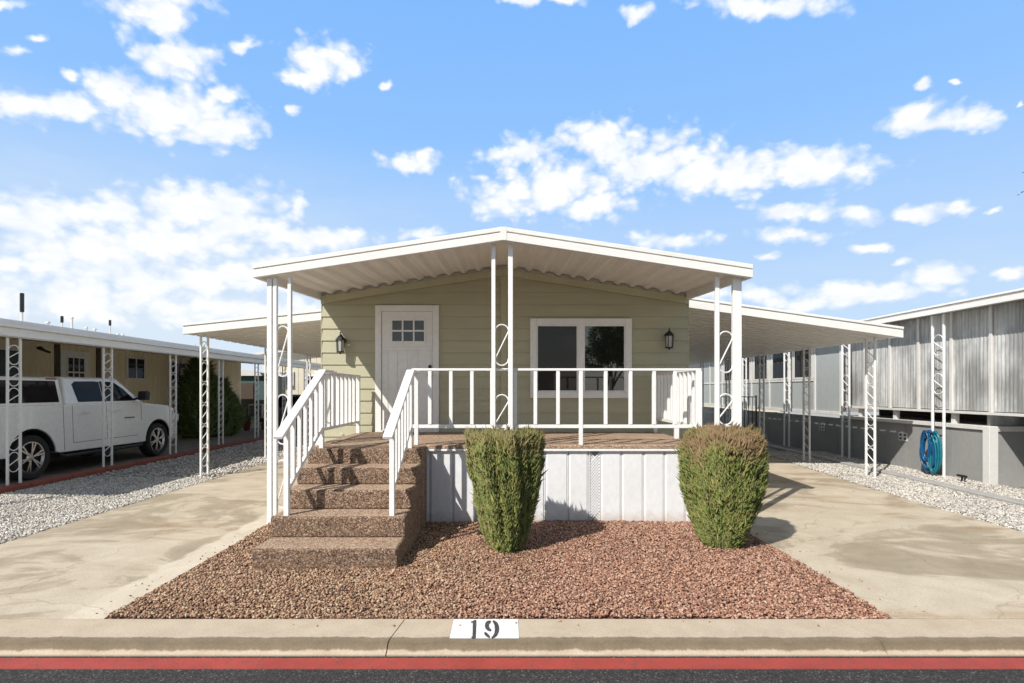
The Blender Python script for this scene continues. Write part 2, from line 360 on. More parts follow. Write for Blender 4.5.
# rolled kerb, in poured lengths with open joints
prof = [(4.035,-.12),(4.035,.0),(3.72,-.004),(3.700,-.009),(3.685,-.020),(3.675,-.036),(3.667,-.052),(3.655,-.066),(3.645,-.074),(3.645,-.12)]
cuts = [-60,-36,-24,-14,-9.5,-6.6,-3.9,-.735,2.43,5.5,8.7,12,18,28,40,60]
kb = MB()
for a, b in zip(cuts[:-1], cuts[1:]):
    sh = .10
    f0 = lambda y, c=a: c + (sh*(4.03-y)/.35 if c in (-.735, 2.43) else 0)
    f1 = lambda y, c=b: c + (sh*(4.03-y)/.35 if c in (-.735, 2.43) else 0)
    if a == -.735: f0 = lambda y: -.735 - .05*(4.03-y)/.35
    if b == -.735: f1 = lambda y: -.735 - .05*(4.03-y)/.35
    n = len(prof); gp = .004
    vs = [(f0(y)+gp, y, z) for y, z in prof] + [(f1(y)-gp, y, z) for y, z in prof]
    kb.add(vs, [tuple(range(n)), tuple(range(2*n-1, n-1, -1))] + [(i, i+1, n+i+1, n+i) for i in range(n-1)] + [(n-1, 0, n, 2*n-1)])
tag(kb.build('kerb', 'kerb'), kind='structure')
fk = MB().box(-60, 60, -4.4, -3.6, -.12, .0); tag(fk.build('far_kerb', 'concrete_pale'), kind='structure')

# painted house number on the kerb
nx0, nx1, ny0, ny1 = -.375, .095, 3.795, 4.03
num = thing('painted_house_number', 'white painted rectangle on the kerb with the stencilled black number 19', 'house number', (-.14, 3.9, 0))
def kz(y): return -.004*(4.035-y)/.315
pm = MB(); ys = [4.028, 3.722]
vs = [(x, y, kz(y)+.003) for y in ys for x in (nx0, nx1)]
pm.add(vs, [(2*i, 2*i+1, 2*i+3, 2*i+2) for i in range(1)]); pm.build('painted_panel', 'number_white', num)
def cpt(px, py):      # kerb-top point for a spot of the number
    D = EYE*F/(py-HY); return ((px-CX)/F*D, D, kz(D)+.006)
def zc(cx, cy): return (445+cx/12.8, 611.6+cy/12.8)
one = [(330,135),(355,128),(385,113),(400,118),(393,330),(388,343),(340,343),(334,332),(352,318),(356,150),(335,150)]
nine_a = [(585,122),(585,150),(565,165),(560,190),(570,215),(590,232),(592,250),(575,258),(545,248),(520,225),(510,195),(514,160),(530,135),(555,123)]
nine_b = [(610,120),(640,125),(668,145),(685,180),(692,225),(685,270),(665,310),(635,335),(600,345),(592,335),(615,310),(632,280),(638,230),(632,180),(618,150),(608,138)]
nine_c = [(500,272),(525,268),(550,290),(575,318),(572,342),(548,335),(520,315),(502,292)]
for nm, polys in (('digit_one', [one]), ('digit_nine', [nine_a, nine_b, nine_c])):
    d = MB()
    for pl in polys:
        d.add([cpt(*zc(*p)) for p in pl], [tuple(range(len(pl)))])
    d.build(nm, 'number_black', num)

# driveways, poured in slabs with open joints
def drive(name, x0, x1, joints, mat='concrete', skew=0):
    m = MB()
    for a, b in zip(joints[:-1], joints[1:]):
        m.box(x0, x1, a+.010, b-.010, -.06, .0)
    o = m.build(name, mat, bevel=.002); tag(o, kind='structure'); return o
drive('driveway_left', -5.52, -2.95, [4.04, 6.74, 9.9, 13, 16.2, 19.4, 24])
m = MB()
for a, b in zip([4.04, 6.03, 9.3, 12.4, 15.5, 18.6, 22], [6.03, 9.3, 12.4, 15.5, 18.6, 22, 26]):
    e = lambda y: 6.12 + max(0, y-8)*.10 + .03*math.sin(y*2)
    m.add([(2.86,a+.012,-.06),(e(a),a+.012,-.06),(e(b),b-.008,-.06),(2.86,b-.008,-.06),(2.86,a+.012,0),(e(a),a+.012,0),(e(b),b-.008,0),(2.86,b-.008,0)],
          [(3,2,1,0),(4,5,6,7),(0,1,5,4),(1,2,6,5),(2,3,7,6),(3,0,4,7)])
tag(m.build('driveway_right', 'concrete', bevel=.002), kind='structure')
sheet('gravel_bed_ground', -2.945, 2.855, 4.04, 9.2, -.012, 'bed_base', th=.01)
sheet('gravel_strip_ground', -8.12, -5.525, 4.04, 26, -.014, 'grey_base', th=.01)
sheet('gravel_verge_ground', 6.11, 14, 4.04, 30, -.016, 'grey_base', th=.01)
sheet('neighbour_driveway', -11.6, -8.33, 4.04, 26, -.004, 'slab_dark', th=.02)
sheet('far_lot', -30, 30, 26.2, 43, -.01, 'concrete_grey', th=.01)

# loose stones
def icosa():
    t = (1+5**.5)/2
    v = np.array([(-1,t,0),(1,t,0),(-1,-t,0),(1,-t,0),(0,-1,t),(0,1,t),(0,-1,-t),(0,1,-t),(t,0,-1),(t,0,1),(-t,0,-1),(-t,0,1)], float)
    v /= np.linalg.norm(v[0])
    f = np.array([(0,11,5),(0,5,1),(0,1,7),(0,7,10),(0,10,11),(1,5,9),(5,11,4),(11,10,2),(10,7,6),(7,1,8),(3,9,4),(3,4,2),(3,2,6),(3,6,8),(3,8,9),(4,9,5),(2,4,11),(6,2,10),(8,6,7),(9,8,1)])
    return v, f
def fast_mesh(name, V, T, mat):
    me = bpy.data.meshes.new(name); me.vertices.add(len(V)); me.vertices.foreach_set('co', V.astype(np.float32).ravel())
    me.loops.add(T.size); me.loops.foreach_set('vertex_index', T.astype(np.int32).ravel())
    me.polygons.add(len(T)); k = T.shape[1]
    me.polygons.foreach_set('loop_start', np.arange(0, T.size, k, dtype=np.int32)); me.polygons.foreach_set('loop_total', np.full(len(T), k, dtype=np.int32))
    me.update(calc_edges=True); me.materials.append(M[mat] if isinstance(mat, str) else mat)
    o = bpy.data.objects.new(name, me); COL.objects.link(o); return o
def stones(name, P, size, mat, label, cat='gravel'):
    n = len(P); bv, bf = icosa()
    sc = size * rng.uniform(.55, 1.25, (n,1)) * np.stack([rng.uniform(.8,1.25,n), rng.uniform(.7,1.0,n), rng.uniform(.45,.75,n)], 1)
    a = rng.uniform(0, 2*np.pi, n); b = rng.normal(0, .45, n); c = rng.normal(0, .45, n)
    Rz = np.zeros((n,3,3)); Rz[:,0,0]=np.cos(a); Rz[:,0,1]=-np.sin(a); Rz[:,1,0]=np.sin(a); Rz[:,1,1]=np.cos(a); Rz[:,2,2]=1
    Rx = np.zeros((n,3,3)); Rx[:,0,0]=1; Rx[:,1,1]=np.cos(b); Rx[:,1,2]=-np.sin(b); Rx[:,2,1]=np.sin(b); Rx[:,2,2]=np.cos(b)
    Ry = np.zeros((n,3,3)); Ry[:,1,1]=1; Ry[:,0,0]=np.cos(c); Ry[:,0,2]=np.sin(c); Ry[:,2,0]=-np.sin(c); Ry[:,2,2]=np.cos(c)
    R = Rz @ Rx @ Ry
    base = bv[None] * (1 + rng.normal(0, .14, (n, 12, 1)))
    V = np.einsum('nij,nkj->nki', R, base*sc[:,None,:]) + P[:,None,:]
    T = (bf[None] + (np.arange(n)*12)[:,None,None]).reshape(-1,3)
    o = fast_mesh(name, V.reshape(-1,3), T, mat); tag(o, label, cat, kind='stuff'); return o
def scatter(n, x0, x1, y0, y1, z=0.0, h=.012):
    return np.stack([rng.uniform(x0,x1,n), rng.uniform(y0,y1,n), z + rng.uniform(-h, h, n)], 1)
def mound(P):
    P[:,2] += .012*np.sin(P[:,0]*1.7)*np.sin(P[:,1]*2.1)+.006; return P
P = scatter(88000, -2.94, 2.85, 4.05, 7.02)
keep = ~((P[:,0] > -2.33) & (P[:,0] < -1.02) & (P[:,1] > 5.16)); P = mound(P[keep])
far = P[:,1] > 5.6
stones('red_gravel', P, .0118, 'red_stone', 'reddish brown crushed stone filling the front bed around the porch and shrubs')
stones('stray_stones', np.concatenate([scatter(26, 2.86, 3.2, 4.1, 6.5, .004, .002), scatter(22, -3.2, -2.95, 4.1, 6.5, .004, .002), scatter(14, -2.5, 2.6, 3.9, 4.03, .006, .001)]), .009, 'red_stone', 'few stray reddish stones scattered on the concrete beside the front bed')
edge = lambda y: -5.52
P = np.concatenate([scatter(44000, -8.1, -5.5, 5.4, 10.5), scatter(14000, -8.1, -5.5, 10.5, 20, 0, .02)])
sz = np.where(P[:,1] < 10.5, 1, 1.6)
stones('pale_gravel_strip', P[P[:,1] < 10.5], .016, 'grey_stone', 'pale grey gravel strip between the left driveway and the red edging')
stones('pale_gravel_strip_far', P[P[:,1] >= 10.5], .024, 'grey_stone', 'shaded far end of the grey gravel strip left of the house')
P = scatter(46000, 6.1, 8.7, 6.5, 15); P = P[P[:,0] > 6.14 + np.maximum(0, P[:,1]-8)*.10]
stones('pale_gravel_verge', P, .017, 'grey_stone', 'pale grey gravel verge right of the driveway under the carport posts')

# flush concrete strip in the right verge
m = MB(); m.prism([(7.30,4.05),(7.52,4.05),(8.30,26),(8.08,26)], 'z', -.02, .05); tag(m.build('garden_edging', 'concrete_grey', origin=(7.4,4.05,0), bevel=.01),
   'low grey concrete edging running through the gravel right of the driveway', 'edging')
# red edging
m = MB(); y = 4.05
while y < 26:
    l = .9; m.prism([(-8.33,-.02),(-8.12,-.02),(-8.13,.085+random.uniform(-.012,.012)),(-8.17,.10),(-8.28,.10),(-8.32,.09)], 'y', y+.004, y+l-.004); y += l
tag(m.build('brick_edging', 'red_brick', origin=(-8.22,4.05,0), bevel=.012), 'long low red masonry edging along the neighbour driveway under the posts', 'edging')

# ------------------------------------------------------------------ ornamental posts
def scroll(m, fixed, a, b, zt, zb, r, axis):
    """hoop at the top, straight diagonal, hoop at the foot, between two bars"""
    R = (b-a)/2; c = (a+b)/2; pts = []
    for k in range(9): t = math.pi - math.pi*k/8; pts.append((c+R*math.cos(t), zt-R+R*math.sin(t)))
    for k in range(9): t = math.pi + math.pi*k/8; pts.append((c+R*math.cos(t), zb+R+R*math.sin(t)))
    P = [((u, fixed, z) if axis == 'x' else (fixed, u, z)) for u, z in pts]
    m.tube(P, r, 5)
def post(parent, x, y, z0, z1, gap=.24, w=.035, axis='y', n=None, mat='white_rail', zs=None, w2=None, label=None):
    m = MB(); w2 = w2 or w
    if axis == 'y': m.box(x-w/2, x+w/2, y-w/2, y+w/2, z0, z1); m.box(x-w2/2, x+w2/2, y+gap-w2/2, y+gap+w2/2, z0, z1)
    else: m.box(x-w/2, x+w/2, y-w/2, y+w/2, z0, z1); m.box(x+gap-w2/2, x+gap+w2/2, y-w2/2, y+w2/2, z0, z1)
    o = m.build('post', mat, parent, bevel=.004)
    if label: o['label'] = label
    m = MB(); a = (y if axis == 'y' else x) + w/2 - .004; b = (y if axis == 'y' else x) + gap - w2/2 + .004
    if zs is None:
        n = n or 5; H = (z1-z0-.3)/n; zs = [(z1-.12-i*H, z1-.12-(i+1)*H+.03) for i in range(n)]
    for zt, zb in zs: m = MB(); scroll(m, x if axis == 'y' else y, a, b, zt, zb, .0085, axis); m.build('scroll', mat, o)
    return o

# ------------------------------------------------------------------ the home
HW = 3.06; YW = 9.2; YB = 24.0
def wtop(x): return 3.715 - .155*abs(x+.02)
home = thing('manufactured_home', 'olive green single storey home with white door behind the covered porch', 'house', (0, YW, 0))
m = MB(); nb = 17; z0 = .30; bh = .2005
top_all = wtop(0)
z = z0
# lap boards, each leaning out at its foot; clipped under the gable slope
while z < 3.72:
    zt = min(z+bh, 3.72)
    xa, xb = -HW, HW
    def clipx(zz):   # half-width available at height zz
        return min(HW, max(0, (3.715-zz)/.155))
    wa, wb = clipx(z), clipx(zt)
    if wa <= .02: break
    segs = [(-wa-.0, wa-.0, -wb, wb)]
    for l0, r0, l1, r1 in segs:
        l0 = max(l0, -HW); r0 = min(r0, HW)
        m.add([(l0, YW-.022, z), (r0, YW-.022, z), (r1, YW-.004, zt), (l1, YW-.004, zt), (l0, YW+.06, z), (r0, YW+.06, z), (r1, YW+.06, zt), (l1, YW+.06, zt)],
              [(0,1,2,3), (0,4,5,1), (3,2,6,7), (0,3,7,4), (1,5,6,2), (4,7,6,5)])
    z += bh
m.build('front_wall', 'siding', home)
m = MB(); m.box(-HW, -HW+.1, YW+.062, YB, .3, 3.18); m.box(HW-.1, HW, YW+.062, YB, .3, 3.18)
m.prism([(-HW,.3),(HW,.3),(HW,3.18),(0,3.66),(-HW,3.18)], 'y', YB-.1, YB)
m.build('side_wall', 'siding', home)
m = MB().box(-HW+.03, HW-.03, YW+.03, YB-.03, -.02, .298); m.build('foundation_skirt', 'skirt_grey', home)
m = MB(); m.prism([(-HW-.12,3.215),(-.02,3.79),(HW+.12,3.215),(HW+.12,3.30),(-.02,3.87),(-HW-.12,3.30)], 'y', YW+.30, YB+.1); m.build('roof', 'roof', home)
for s in (-1, 1):
    m = MB(); x1 = s*HW
    m.prism([(-.02, wtop(0)-.005), (x1, wtop(x1)-.005), (x1, wtop(x1)-.125), (-.02, wtop(0)-.125)], 'y', YW-.065, YW-.02)
    m.build('gable_trim', 'trim_olive', home, bevel=.003)
for s in (-1, 1): x1 = s*HW; MB().prism([(-.02, wtop(0)-.004), (x1, wtop(x1)-.004), (x1, wtop(x1)+.055), (-.02, wtop(0)+.055)], 'y', YW+.01, YW+.03).build('roof_closure_strip', 'pan', home)
MB().box(-.07, .03, YW-.042, YW-.015, .98, wtop(0)-.11).build('centre_batten', 'trim_olive', home, bevel=.003)
for s in (-1, 1): MB().box(s*HW-(.0 if s > 0 else .012), s*HW+(.012 if s > 0 else 0), YW-.02, YW+.1, .3, wtop(HW)-.11).build('corner_trim', 'trim_olive', home)
# door
dx0, dx1, dz0, dz1 = -2.16, -1.10, .98, 3.09
door = MB().box(dx0+.105, dx1-.105, YW-.03, YW+.02, dz0+.03, dz1-.10).build('door', 'white', home, bevel=.004)
m = MB(); m.box(dx0, dx0+.10, YW-.055, YW+.0, dz0, dz1); m.box(dx1-.10, dx1, YW-.055, YW+.0, dz0, dz1); m.box(dx0+.101, dx1-.101, YW-.055, YW, dz1-.098, dz1); m.box(dx0+.101, dx1-.101, YW-.06, YW, dz0, dz0+.028)
m.build('door_frame', 'white', door, bevel=.004)
gx0, gx1, gz0, gz1 = -1.89, -1.335, 2.48, 2.85
MB().box(gx0, gx1, YW-.036, YW-.031, gz0, gz1).build('door_window', 'door_glass', door)
m = MB()
for i in range(4): x = gx0 + (gx1-gx0)*i/3; m.box(x-.013, x+.013, YW-.046, YW-.028, gz0-.013, gz1+.013)
for i in range(3):
    zz = gz0 + (gz1-gz0)*i/2
    for j in range(3): xa = gx0 + (gx1-gx0)*j/3 + .0135; m.box(xa, xa+(gx1-gx0)/3-.027, YW-.044, YW-.028, zz-.013, zz+.013)
m.build('glazing_bars', 'white', door)
m = MB()  # craftsman style lower panels: raised stiles and rails
m.box(dx0+.13, dx1-.13, YW-.040, YW-.029, 2.34, 2.40)
for x in (-1.985, -1.80, -1.46, -1.275): m.box(x-.035 if x < -1.9 or x > -1.3 else x-.006, x+.035 if x < -1.9 or x > -1.3 else x+.006, YW-.038, YW-.029, 1.17, 2.338)
m.box(-1.635, -1.625, YW-.036, YW-.029, 1.17, 2.338)
m.box(dx0+.13, dx1-.13, YW-.040, YW-.029, 1.04, 1.168); m.build('door_panelling', 'white', door, bevel=.002)
m = MB(); m.lathe([(.030,0),(.030,-.012),(.013,-.016),(.013,-.05),(.028,-.058),(.030,-.075),(.022,-.088)], (-1.25, YW-.031, 1.93), 'y', 14); m.build('door_knob', 'black', door); m = MB(); m.lathe([(.028,0),(.028,-.02),(.02,-.024)], (-1.25, YW-.031, 2.07), 'y', 14)
m.build('door_lock', 'black', door)
# window
wx0, wx1, wz0, wz1 = .42, 2.11, 1.545, 2.87
win = thing('window', None, None, (0,0,0)); win.parent = home; win.location = (0,0,0)
m = MB(); t = .105
m.box(wx0, wx0+t, YW-.06, YW, wz0, wz1); m.box(wx1-t, wx1, YW-.06, YW, wz0, wz1); m.box(wx0+t+.001, wx1-t-.001, YW-.06, YW, wz1-t, wz1); m.box(wx0+t+.001, wx1-t-.001, YW-.065, YW, wz0, wz0+t)
m.build('window_frame', 'white', win, bevel=.005)
m = MB(); mx = 1.262
m.box(mx-.045, mx+.045, YW-.048, YW-.01, wz0+t, wz1-t)
for a, b in ((wx0+t, mx-.046), (mx+.046, wx1-t)):
    m.box(a, a+.022, YW-.042, YW-.01, wz0+t, wz1-t); m.box(b-.022, b, YW-.042, YW-.01, wz0+t, wz1-t)
    m.box(a+.023, b-.023, YW-.042, YW-.01, wz0+t, wz0+t+.022); m.box(a+.023, b-.023, YW-.042, YW-.01, wz1-t-.022, wz1-t)
m.build('window_sash', 'white', win)
for a, b in ((wx0+t+.022, mx-.066), (mx+.066, wx1-t-.022)):
    MB().box(a, b, YW-.030, YW-.026, wz0+t+.02, wz1-t-.02).build('window_pane', 'glass_dull' if a < 1 else 'glass', win)
MB().lathe([(.035,0),(.035,-.012),(.02,-.02)], (-2.72, YW-.02, .93), 'y', 12).build('wall_vent', 'trim_olive', home)

# ------------------------------------------------------------------ wall lamps
def lamp(x, z, label):
    r = thing('wall_lamp', label, 'wall lamp', (x, YW-.03, z), 'lantern wall lamps on the front wall')
    yb = YW-.03; yc = yb-.13; 
    m = MB(); m.lathe([(.045,.0),(.045,-.012),(.03,-.022)], (x+.02, yb, z+.10), 'y', 14)
    m.tube([(x+.02,yb-.02,z+.10),(x+.02,yb-.06,z+.16),(x+.01,yb-.11,z+.19),(x,yc,z+.17)], .010, 6); m.build('bracket', 'black', r)
    m = MB(); m.lathe([(.006,.235),(.012,.225),(.006,.21),(.014,.195),(.02,.18),(.055,.15),(.082,.115),(.085,.10),(.05,.098)], (x,yc,z), 'z', 6)
    m.lathe([(.06,-.105),(.066,-.10),(.066,-.085),(.03,-.08)], (x,yc,z), 'z', 6); m.lathe([(.01,-.13),(.018,-.12),(.01,-.106)], (x,yc,z), 'z', 8)
    for k in range(6):
        a = 2*math.pi*k/6; m.bar((x+.058*math.cos(a), yc+.058*math.sin(a), z-.085), (x+.070*math.cos(a), yc+.070*math.sin(a), z+.10), .009)
    m.build('lantern_frame', 'black', r)
    m = MB(); m.lathe([(.050,-.083),(.060,.097)], (x,yc,z), 'z', 6); m.build('lantern_glass', 'lamp_glass', r)
    return r
lamp(-2.705, 2.40, 'black lantern wall lamp in the sun left of the front door')
lamp(2.70, 2.47, 'black lantern wall lamp in the shade right of the window')

# ------------------------------------------------------------------ porch
DZ = .98; YP = 7.0; PX0, PX1 = -2.44, 2.52
porch = thing('front_porch', 'raised porch with aggregate deck, aggregate steps and white panelled skirting', 'porch', (0, YP, 0))
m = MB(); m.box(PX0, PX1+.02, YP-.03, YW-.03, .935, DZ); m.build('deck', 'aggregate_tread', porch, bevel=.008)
m = MB(); m.box(-1.02, PX1+.03, YP-.045, YP+.0, .905, .933); m.box(PX1, PX1+.03, YP+.001, YW-.03, .905, .933); m.build('deck_trim', 'white', porch, bevel=.003)
m = MB(); m.box(PX0+.02, PX1-.03, YP+.04, YW-.05, 0, .90); m.build('porch_core', 'dark', porch)
def px7(p): return (p-CX)/F*7.0
seams = [418, 430, 453, 476, 499, 522, 545.5, 568.8, 589]
def panels(a, b, name='skirt_panel'):
    x0, x1 = px7(a), px7(b)
    m = MB(); m.prism([(x0+.001,YP+.03),(x0+.001,YP+.004),(x0+.022,YP-.008),(x1-.03,YP-.008),(x1-.022,YP+.004),(x1-.004,YP+.004),(x1-.004,YP+.03)], 'z', -.02, .903)
    m.build(name, 'skirt_white', porch)
for a, b in zip(seams[:-1], seams[1:]): panels(a, b)
for a, b in ((600.7,622),(622,644),(644,665),(665,686),(686,703.5)): panels(a, b)
# lattice strip
m = MB(); lx0, lx1 = px7(589.2), px7(600.5); w = lx1-lx0
m.box(lx0, lx0+.012, YP-.006, YP+.01, -.02, .903); m.box(lx1-.012, lx1, YP-.006, YP+.01, -.02, .903)
zz = -.1
while zz < .9:
    za, zb = zz, zz+w
    if za > 0 and zb < .903:
        m.bar((lx0+.012,YP+.002,za),(lx1-.012,YP+.002,zb), .018, .004, up=(0,1,0)); m.bar((lx0+.012,YP+.007,zb),(lx1-.012,YP+.007,za), .018, .004, up=(0,1,0))
    zz += .040
la_ = m.build('skirt_lattice', 'skirt_white', porch)
MB().box(lx0+.001, lx1-.001, YP+.012, YP+.02, -.02, .903).build('lattice_backing', 'skirt_grey', la_)
m = MB()
for k in range(8):
    y0 = YP+.04 + k*.265; m.prism([(PX1-.028,y0),(PX1-.002,y0),(PX1+.01,y0+.02),(PX1+.01,y0+.24),(PX1-.002,y0+.26),(PX1-.028,y0+.26)], 'z', -.02, .903)
m.build('side_skirting', 'skirt_white', porch)
m = MB()
for k in range(8):
    y0 = YP+.04 + k*.265; m.prism([(PX0+.018,y0),(PX0+.002,y0),(PX0-.008,y0+.02),(PX0-.008,y0+.24),(PX0+.002,y0+.26),(PX0+.018,y0+.26)], 'z', -.02, .903)
m.build('side_skirting', 'skirt_white', porch)
SX0, SX1 = -2.35, -1.0
tread = [(5.10,.205),(5.50,.412),(5.85,.615),(6.20,.80),(6.55,DZ+.001)]
for i, (y, zt) in enumerate(tread):
    zb = -.03 if i == 0 else tread[i-1][1]-.06
    ye = tread[i+1][0]+.05 if i < 4 else YP-.032
    m = MB()
    if i == 4: m.box(SX0-.0025, SX1+.0085, y, ye, -.03, zt)
    else:
        m.box(SX0, SX1+.0015*i, y, YP-.034-.002*i, -.03 if i == 0 else tread[i-1][1]+.0006, zt)
    st_ = m.build('step', 'shaded_aggregate_riser', porch, bevel=.018, seg=2)
    if i < 4: MB().box(SX0+.02, SX1-.02, y+.022, tread[i+1][0]-.001, zt-.01, zt+.003).build('tread', 'aggregate_tread', st_, bevel=.002)  # thin slab that carries the painted-in lit tone of the step top

# ------------------------------------------------------------------ railings
def baluster(parent, x, y, z0, z1, w=.045, name='baluster'):
    return MB().box(x-w/2, x+w/2, y-w/2, y+w/2, z0, z1).build(name, 'white_rail', parent, bevel=.003)
RT, RB = 1.955, 1.215
fr = thing('porch_railing', 'long white railing along the front edge of the porch', 'railing', (.6, YP, DZ), 'white porch railings')
fy = YP+.03
xL, xR = -1.19, 2.47
MB().box(xL, xR+.03, fy-.028, fy+.028, RT-.03, RT).build('top_rail', 'white_rail', fr, bevel=.004)
MB().box(xL, xR+.03, fy-.018, fy+.018, RB-.022, RB+.022).build('bottom_rail', 'white_rail', fr, bevel=.003)
for p in (430, 451, 472, 492, 515, 535.4, 558, 605.6, 630.4, 653.9, 674.7): baluster(fr, (p-CX)/F*7.03, fy, RB+.0225, RT-.0305)
for p in (416.5, 580.8): baluster(fr, (p-CX)/F*7.03, fy-.0005, DZ, RT-.0305, .05, 'newel')
baluster(fr, xR-.0, fy-.0005, DZ, RT-.0305, .075, 'newel')
rr = thing('porch_railing', 'short white railing along the right end of the porch', 'railing', (2.46, 8.1, DZ), 'white porch railings')
MB().box(2.44, 2.50, fy+.032, YW-.12, RT-.03, RT-.001).build('top_rail', 'white_rail', rr, bevel=.004)
MB().box(2.452, 2.488, fy+.04, YW-.12, RB-.022, RB+.022).build('bottom_rail', 'white_rail', rr, bevel=.003)
for y in (7.2, 7.37, 7.55, 7.72, 8.12, 8.3, 8.48, 8.66, 8.84): baluster(rr, 2.47, y, RB+.0225, RT-.031)
baluster(rr, 2.47, 7.92, DZ, RT-.031, .06, 'newel'); baluster(rr, 2.47, 9.03, DZ, RT-.031, .05, 'newel')
# landing railing on the left
lr = thing('porch_railing', 'short white railing beside the top landing left of the steps', 'railing', (-2.25, 7.6, DZ), 'white porch railings')
LX = -2.385
MB().box(LX-.035, LX+.035, 6.98, 8.97, 1.89, 1.92).build('top_rail', 'white_rail', lr, bevel=.004)
MB().box(LX+.036, -2.15, 6.98, 7.03, 1.89, 1.92).build('return_rail', 'white_rail', lr, bevel=.004)
MB().box(LX-.018, LX+.018, 6.99, 8.97, 1.145, 1.185).build('bottom_rail', 'white_rail', lr, bevel=.003)
for k in range(8): baluster(lr, LX, 7.24+k*.205, 1.1855, 1.8895, .05)
baluster(lr, LX, 7.01, DZ, 1.8895, .055, 'newel'); baluster(lr, LX, 8.94, DZ, 1.8895, .055, 'newel')
def stair_rail(X, label, short=False):
    r = thing('stair_handrail', label, 'handrail', (X, 6, 0), 'white handrails of the steps')
    ya, za, yb, zb = 5.34, 1.235, 6.64, 1.93
    f = lambda y: za + (zb-za)*(y-ya)/(yb-ya)
    m = MB(); m.bar((X,ya,za-.02),(X,yb,zb-.02), .095, .035)
    m.box(X-.045, X+.045, yb-.01, fy-.03 if short else 6.975, zb-.036, zb-.004)
    m.build('handrail', 'white_rail', r, bevel=.005)
    m = MB(); m.bar((X,5.57,f(5.57)-.69),(X,6.60,f(6.60)-.69), .035, .045); m.build('bottom_rail', 'white_rail', r, bevel=.003)
    def sz(y):
        z = 0
        for ty, tz in tread:
            if y >= ty: z = tz
        return z
    baluster(r, X, 5.56, sz(5.56), f(5.56)-.045, .05, 'newel'); baluster(r, X, 6.615, DZ, f(6.615)-.05, .05, 'newel')
    for k in range(5): y = 5.735 + k*.175; baluster(r, X, y, f(y)-.67, f(y)-.045, .04)
    return r
stair_rail(-2.205, 'sloping white handrail on the left side of the steps')
stair_rail(-1.14, 'sloping white handrail on the right side of the steps', True)

# ------------------------------------------------------------------ porch canopy
can = thing('porch_canopy', 'white gabled canopy with corrugated metal underside over the porch', 'canopy', (0, YP, 0))
YF = 6.80; CXL, CXR = -3.11, 3.06
def ct(x): return 3.695 - (x+.02)/(-3.09)*.465 if x < -.02 else 3.695 - (x+.02)/3.08*.465
for s, xe in ((-1, CXL), (1, CXR)):
    m = MB(); nper = 96; rows = []
    for y in (YF+.04, 7.6, 8.4, 9.55):
        row = []
        t = (y-YF)/(YW-YF)
        for k in range(nper+1):
            x = -.02 + (xe+.02)*k/nper
            zf = ct(x)-.08; zw = wtop(x)+.035
            ph = ((abs(x+.02)/.245) % 1.0)
            wv = .028*(1 if ph < .38 else math.cos((ph-.38)/.62*2*math.pi)) if True else 0
            row.append((x, y, zf+(zw-zf)*t + wv))
        rows.append(row)
    m.shell(rows, .004); m.build('roof_sheet', 'pan', can)
    # fascia in two steps with a shadow line between
    f = MB(); e = -.02
    def band(y0, y1, o0, o1):
        f.prism([(e, ct(e)-o0), (xe, ct(xe)-o0), (xe, ct(xe)-o1), (e, ct(e)-o1)], 'y', y0, y1)
    band(YF-.022, YF+.05, 0, .055); band(YF-.004, YF+.045, .056, .066); band(YF-.018, YF+.04, .067, .165)
    f.build('fascia', 'fascia', can, bevel=.004)
    g_ = MB(); x0, x1 = (xe-.0, xe+.05) if s < 0 else (xe-.05, xe)
    g_.add([(x0,YF+.052,ct(xe)-.165),(x1,YF+.052,ct(xe)-.165),(x1,9.5,3.20),(x0,9.5,3.20),(x0,YF+.052,ct(xe)-.01),(x1,YF+.052,ct(xe)-.01),(x1,9.5,3.33),(x0,9.5,3.33)],
           [(3,2,1,0),(4,5,6,7),(0,1,5,4),(1,2,6,5),(2,3,7,6),(3,0,4,7)])
    g_.build('side_gutter', 'fascia', can, bevel=.004)
MB().box(-.06,.02,YF-.024,YF-.016, ct(-.02)-.166, ct(-.02)-.004).build('ridge_cap', 'fascia', can)
PYC = 6.96
zs = [(2.507,1.93),(1.62,1.17)]
post(can, -.145, PYC-.01, DZ, 3.52, .215, .05, 'x', zs=[(2.507,1.99),(1.62,1.17)], w2=.06, label='slim double post in the middle of the canopy')
# left corner: wide leg, and a slim bar with hoops between
p = MB(); p.box(-2.975,-2.915,6.87,6.93,-.02,3.075); p.box(-2.903,-2.855,6.875,6.925,-.02,3.085); p.box(-2.72,-2.675,6.875,6.925,-.02,3.105)
po = p.build('post', 'white_rail', can, bevel=.004)
for a, b in [(2.48,1.85),(1.62,1.0),(.8,.2)]: m = MB(); scroll(m, 6.90, -2.856, -2.719, a, b, .009, 'x'); m.build('scroll', 'white_rail', po)
p = MB(); p.box(2.875,2.985,6.93,6.99,-.02,3.09); p.box(2.655,2.705,6.93,6.98,-.02,3.115)
po = p.build('post', 'white_rail', can, bevel=.004)
for a, b in [(2.42,1.90),(1.63,1.24),(.9,.3)]: m = MB(); scroll(m, 6.955, 2.704, 2.876, a, b, .009, 'x'); m.build('scroll', 'white_rail', po)
MB().box(2.51, 2.874, 6.94, 6.97, RB-.02, RB+.02).build('tie_bar', 'white_rail', po)

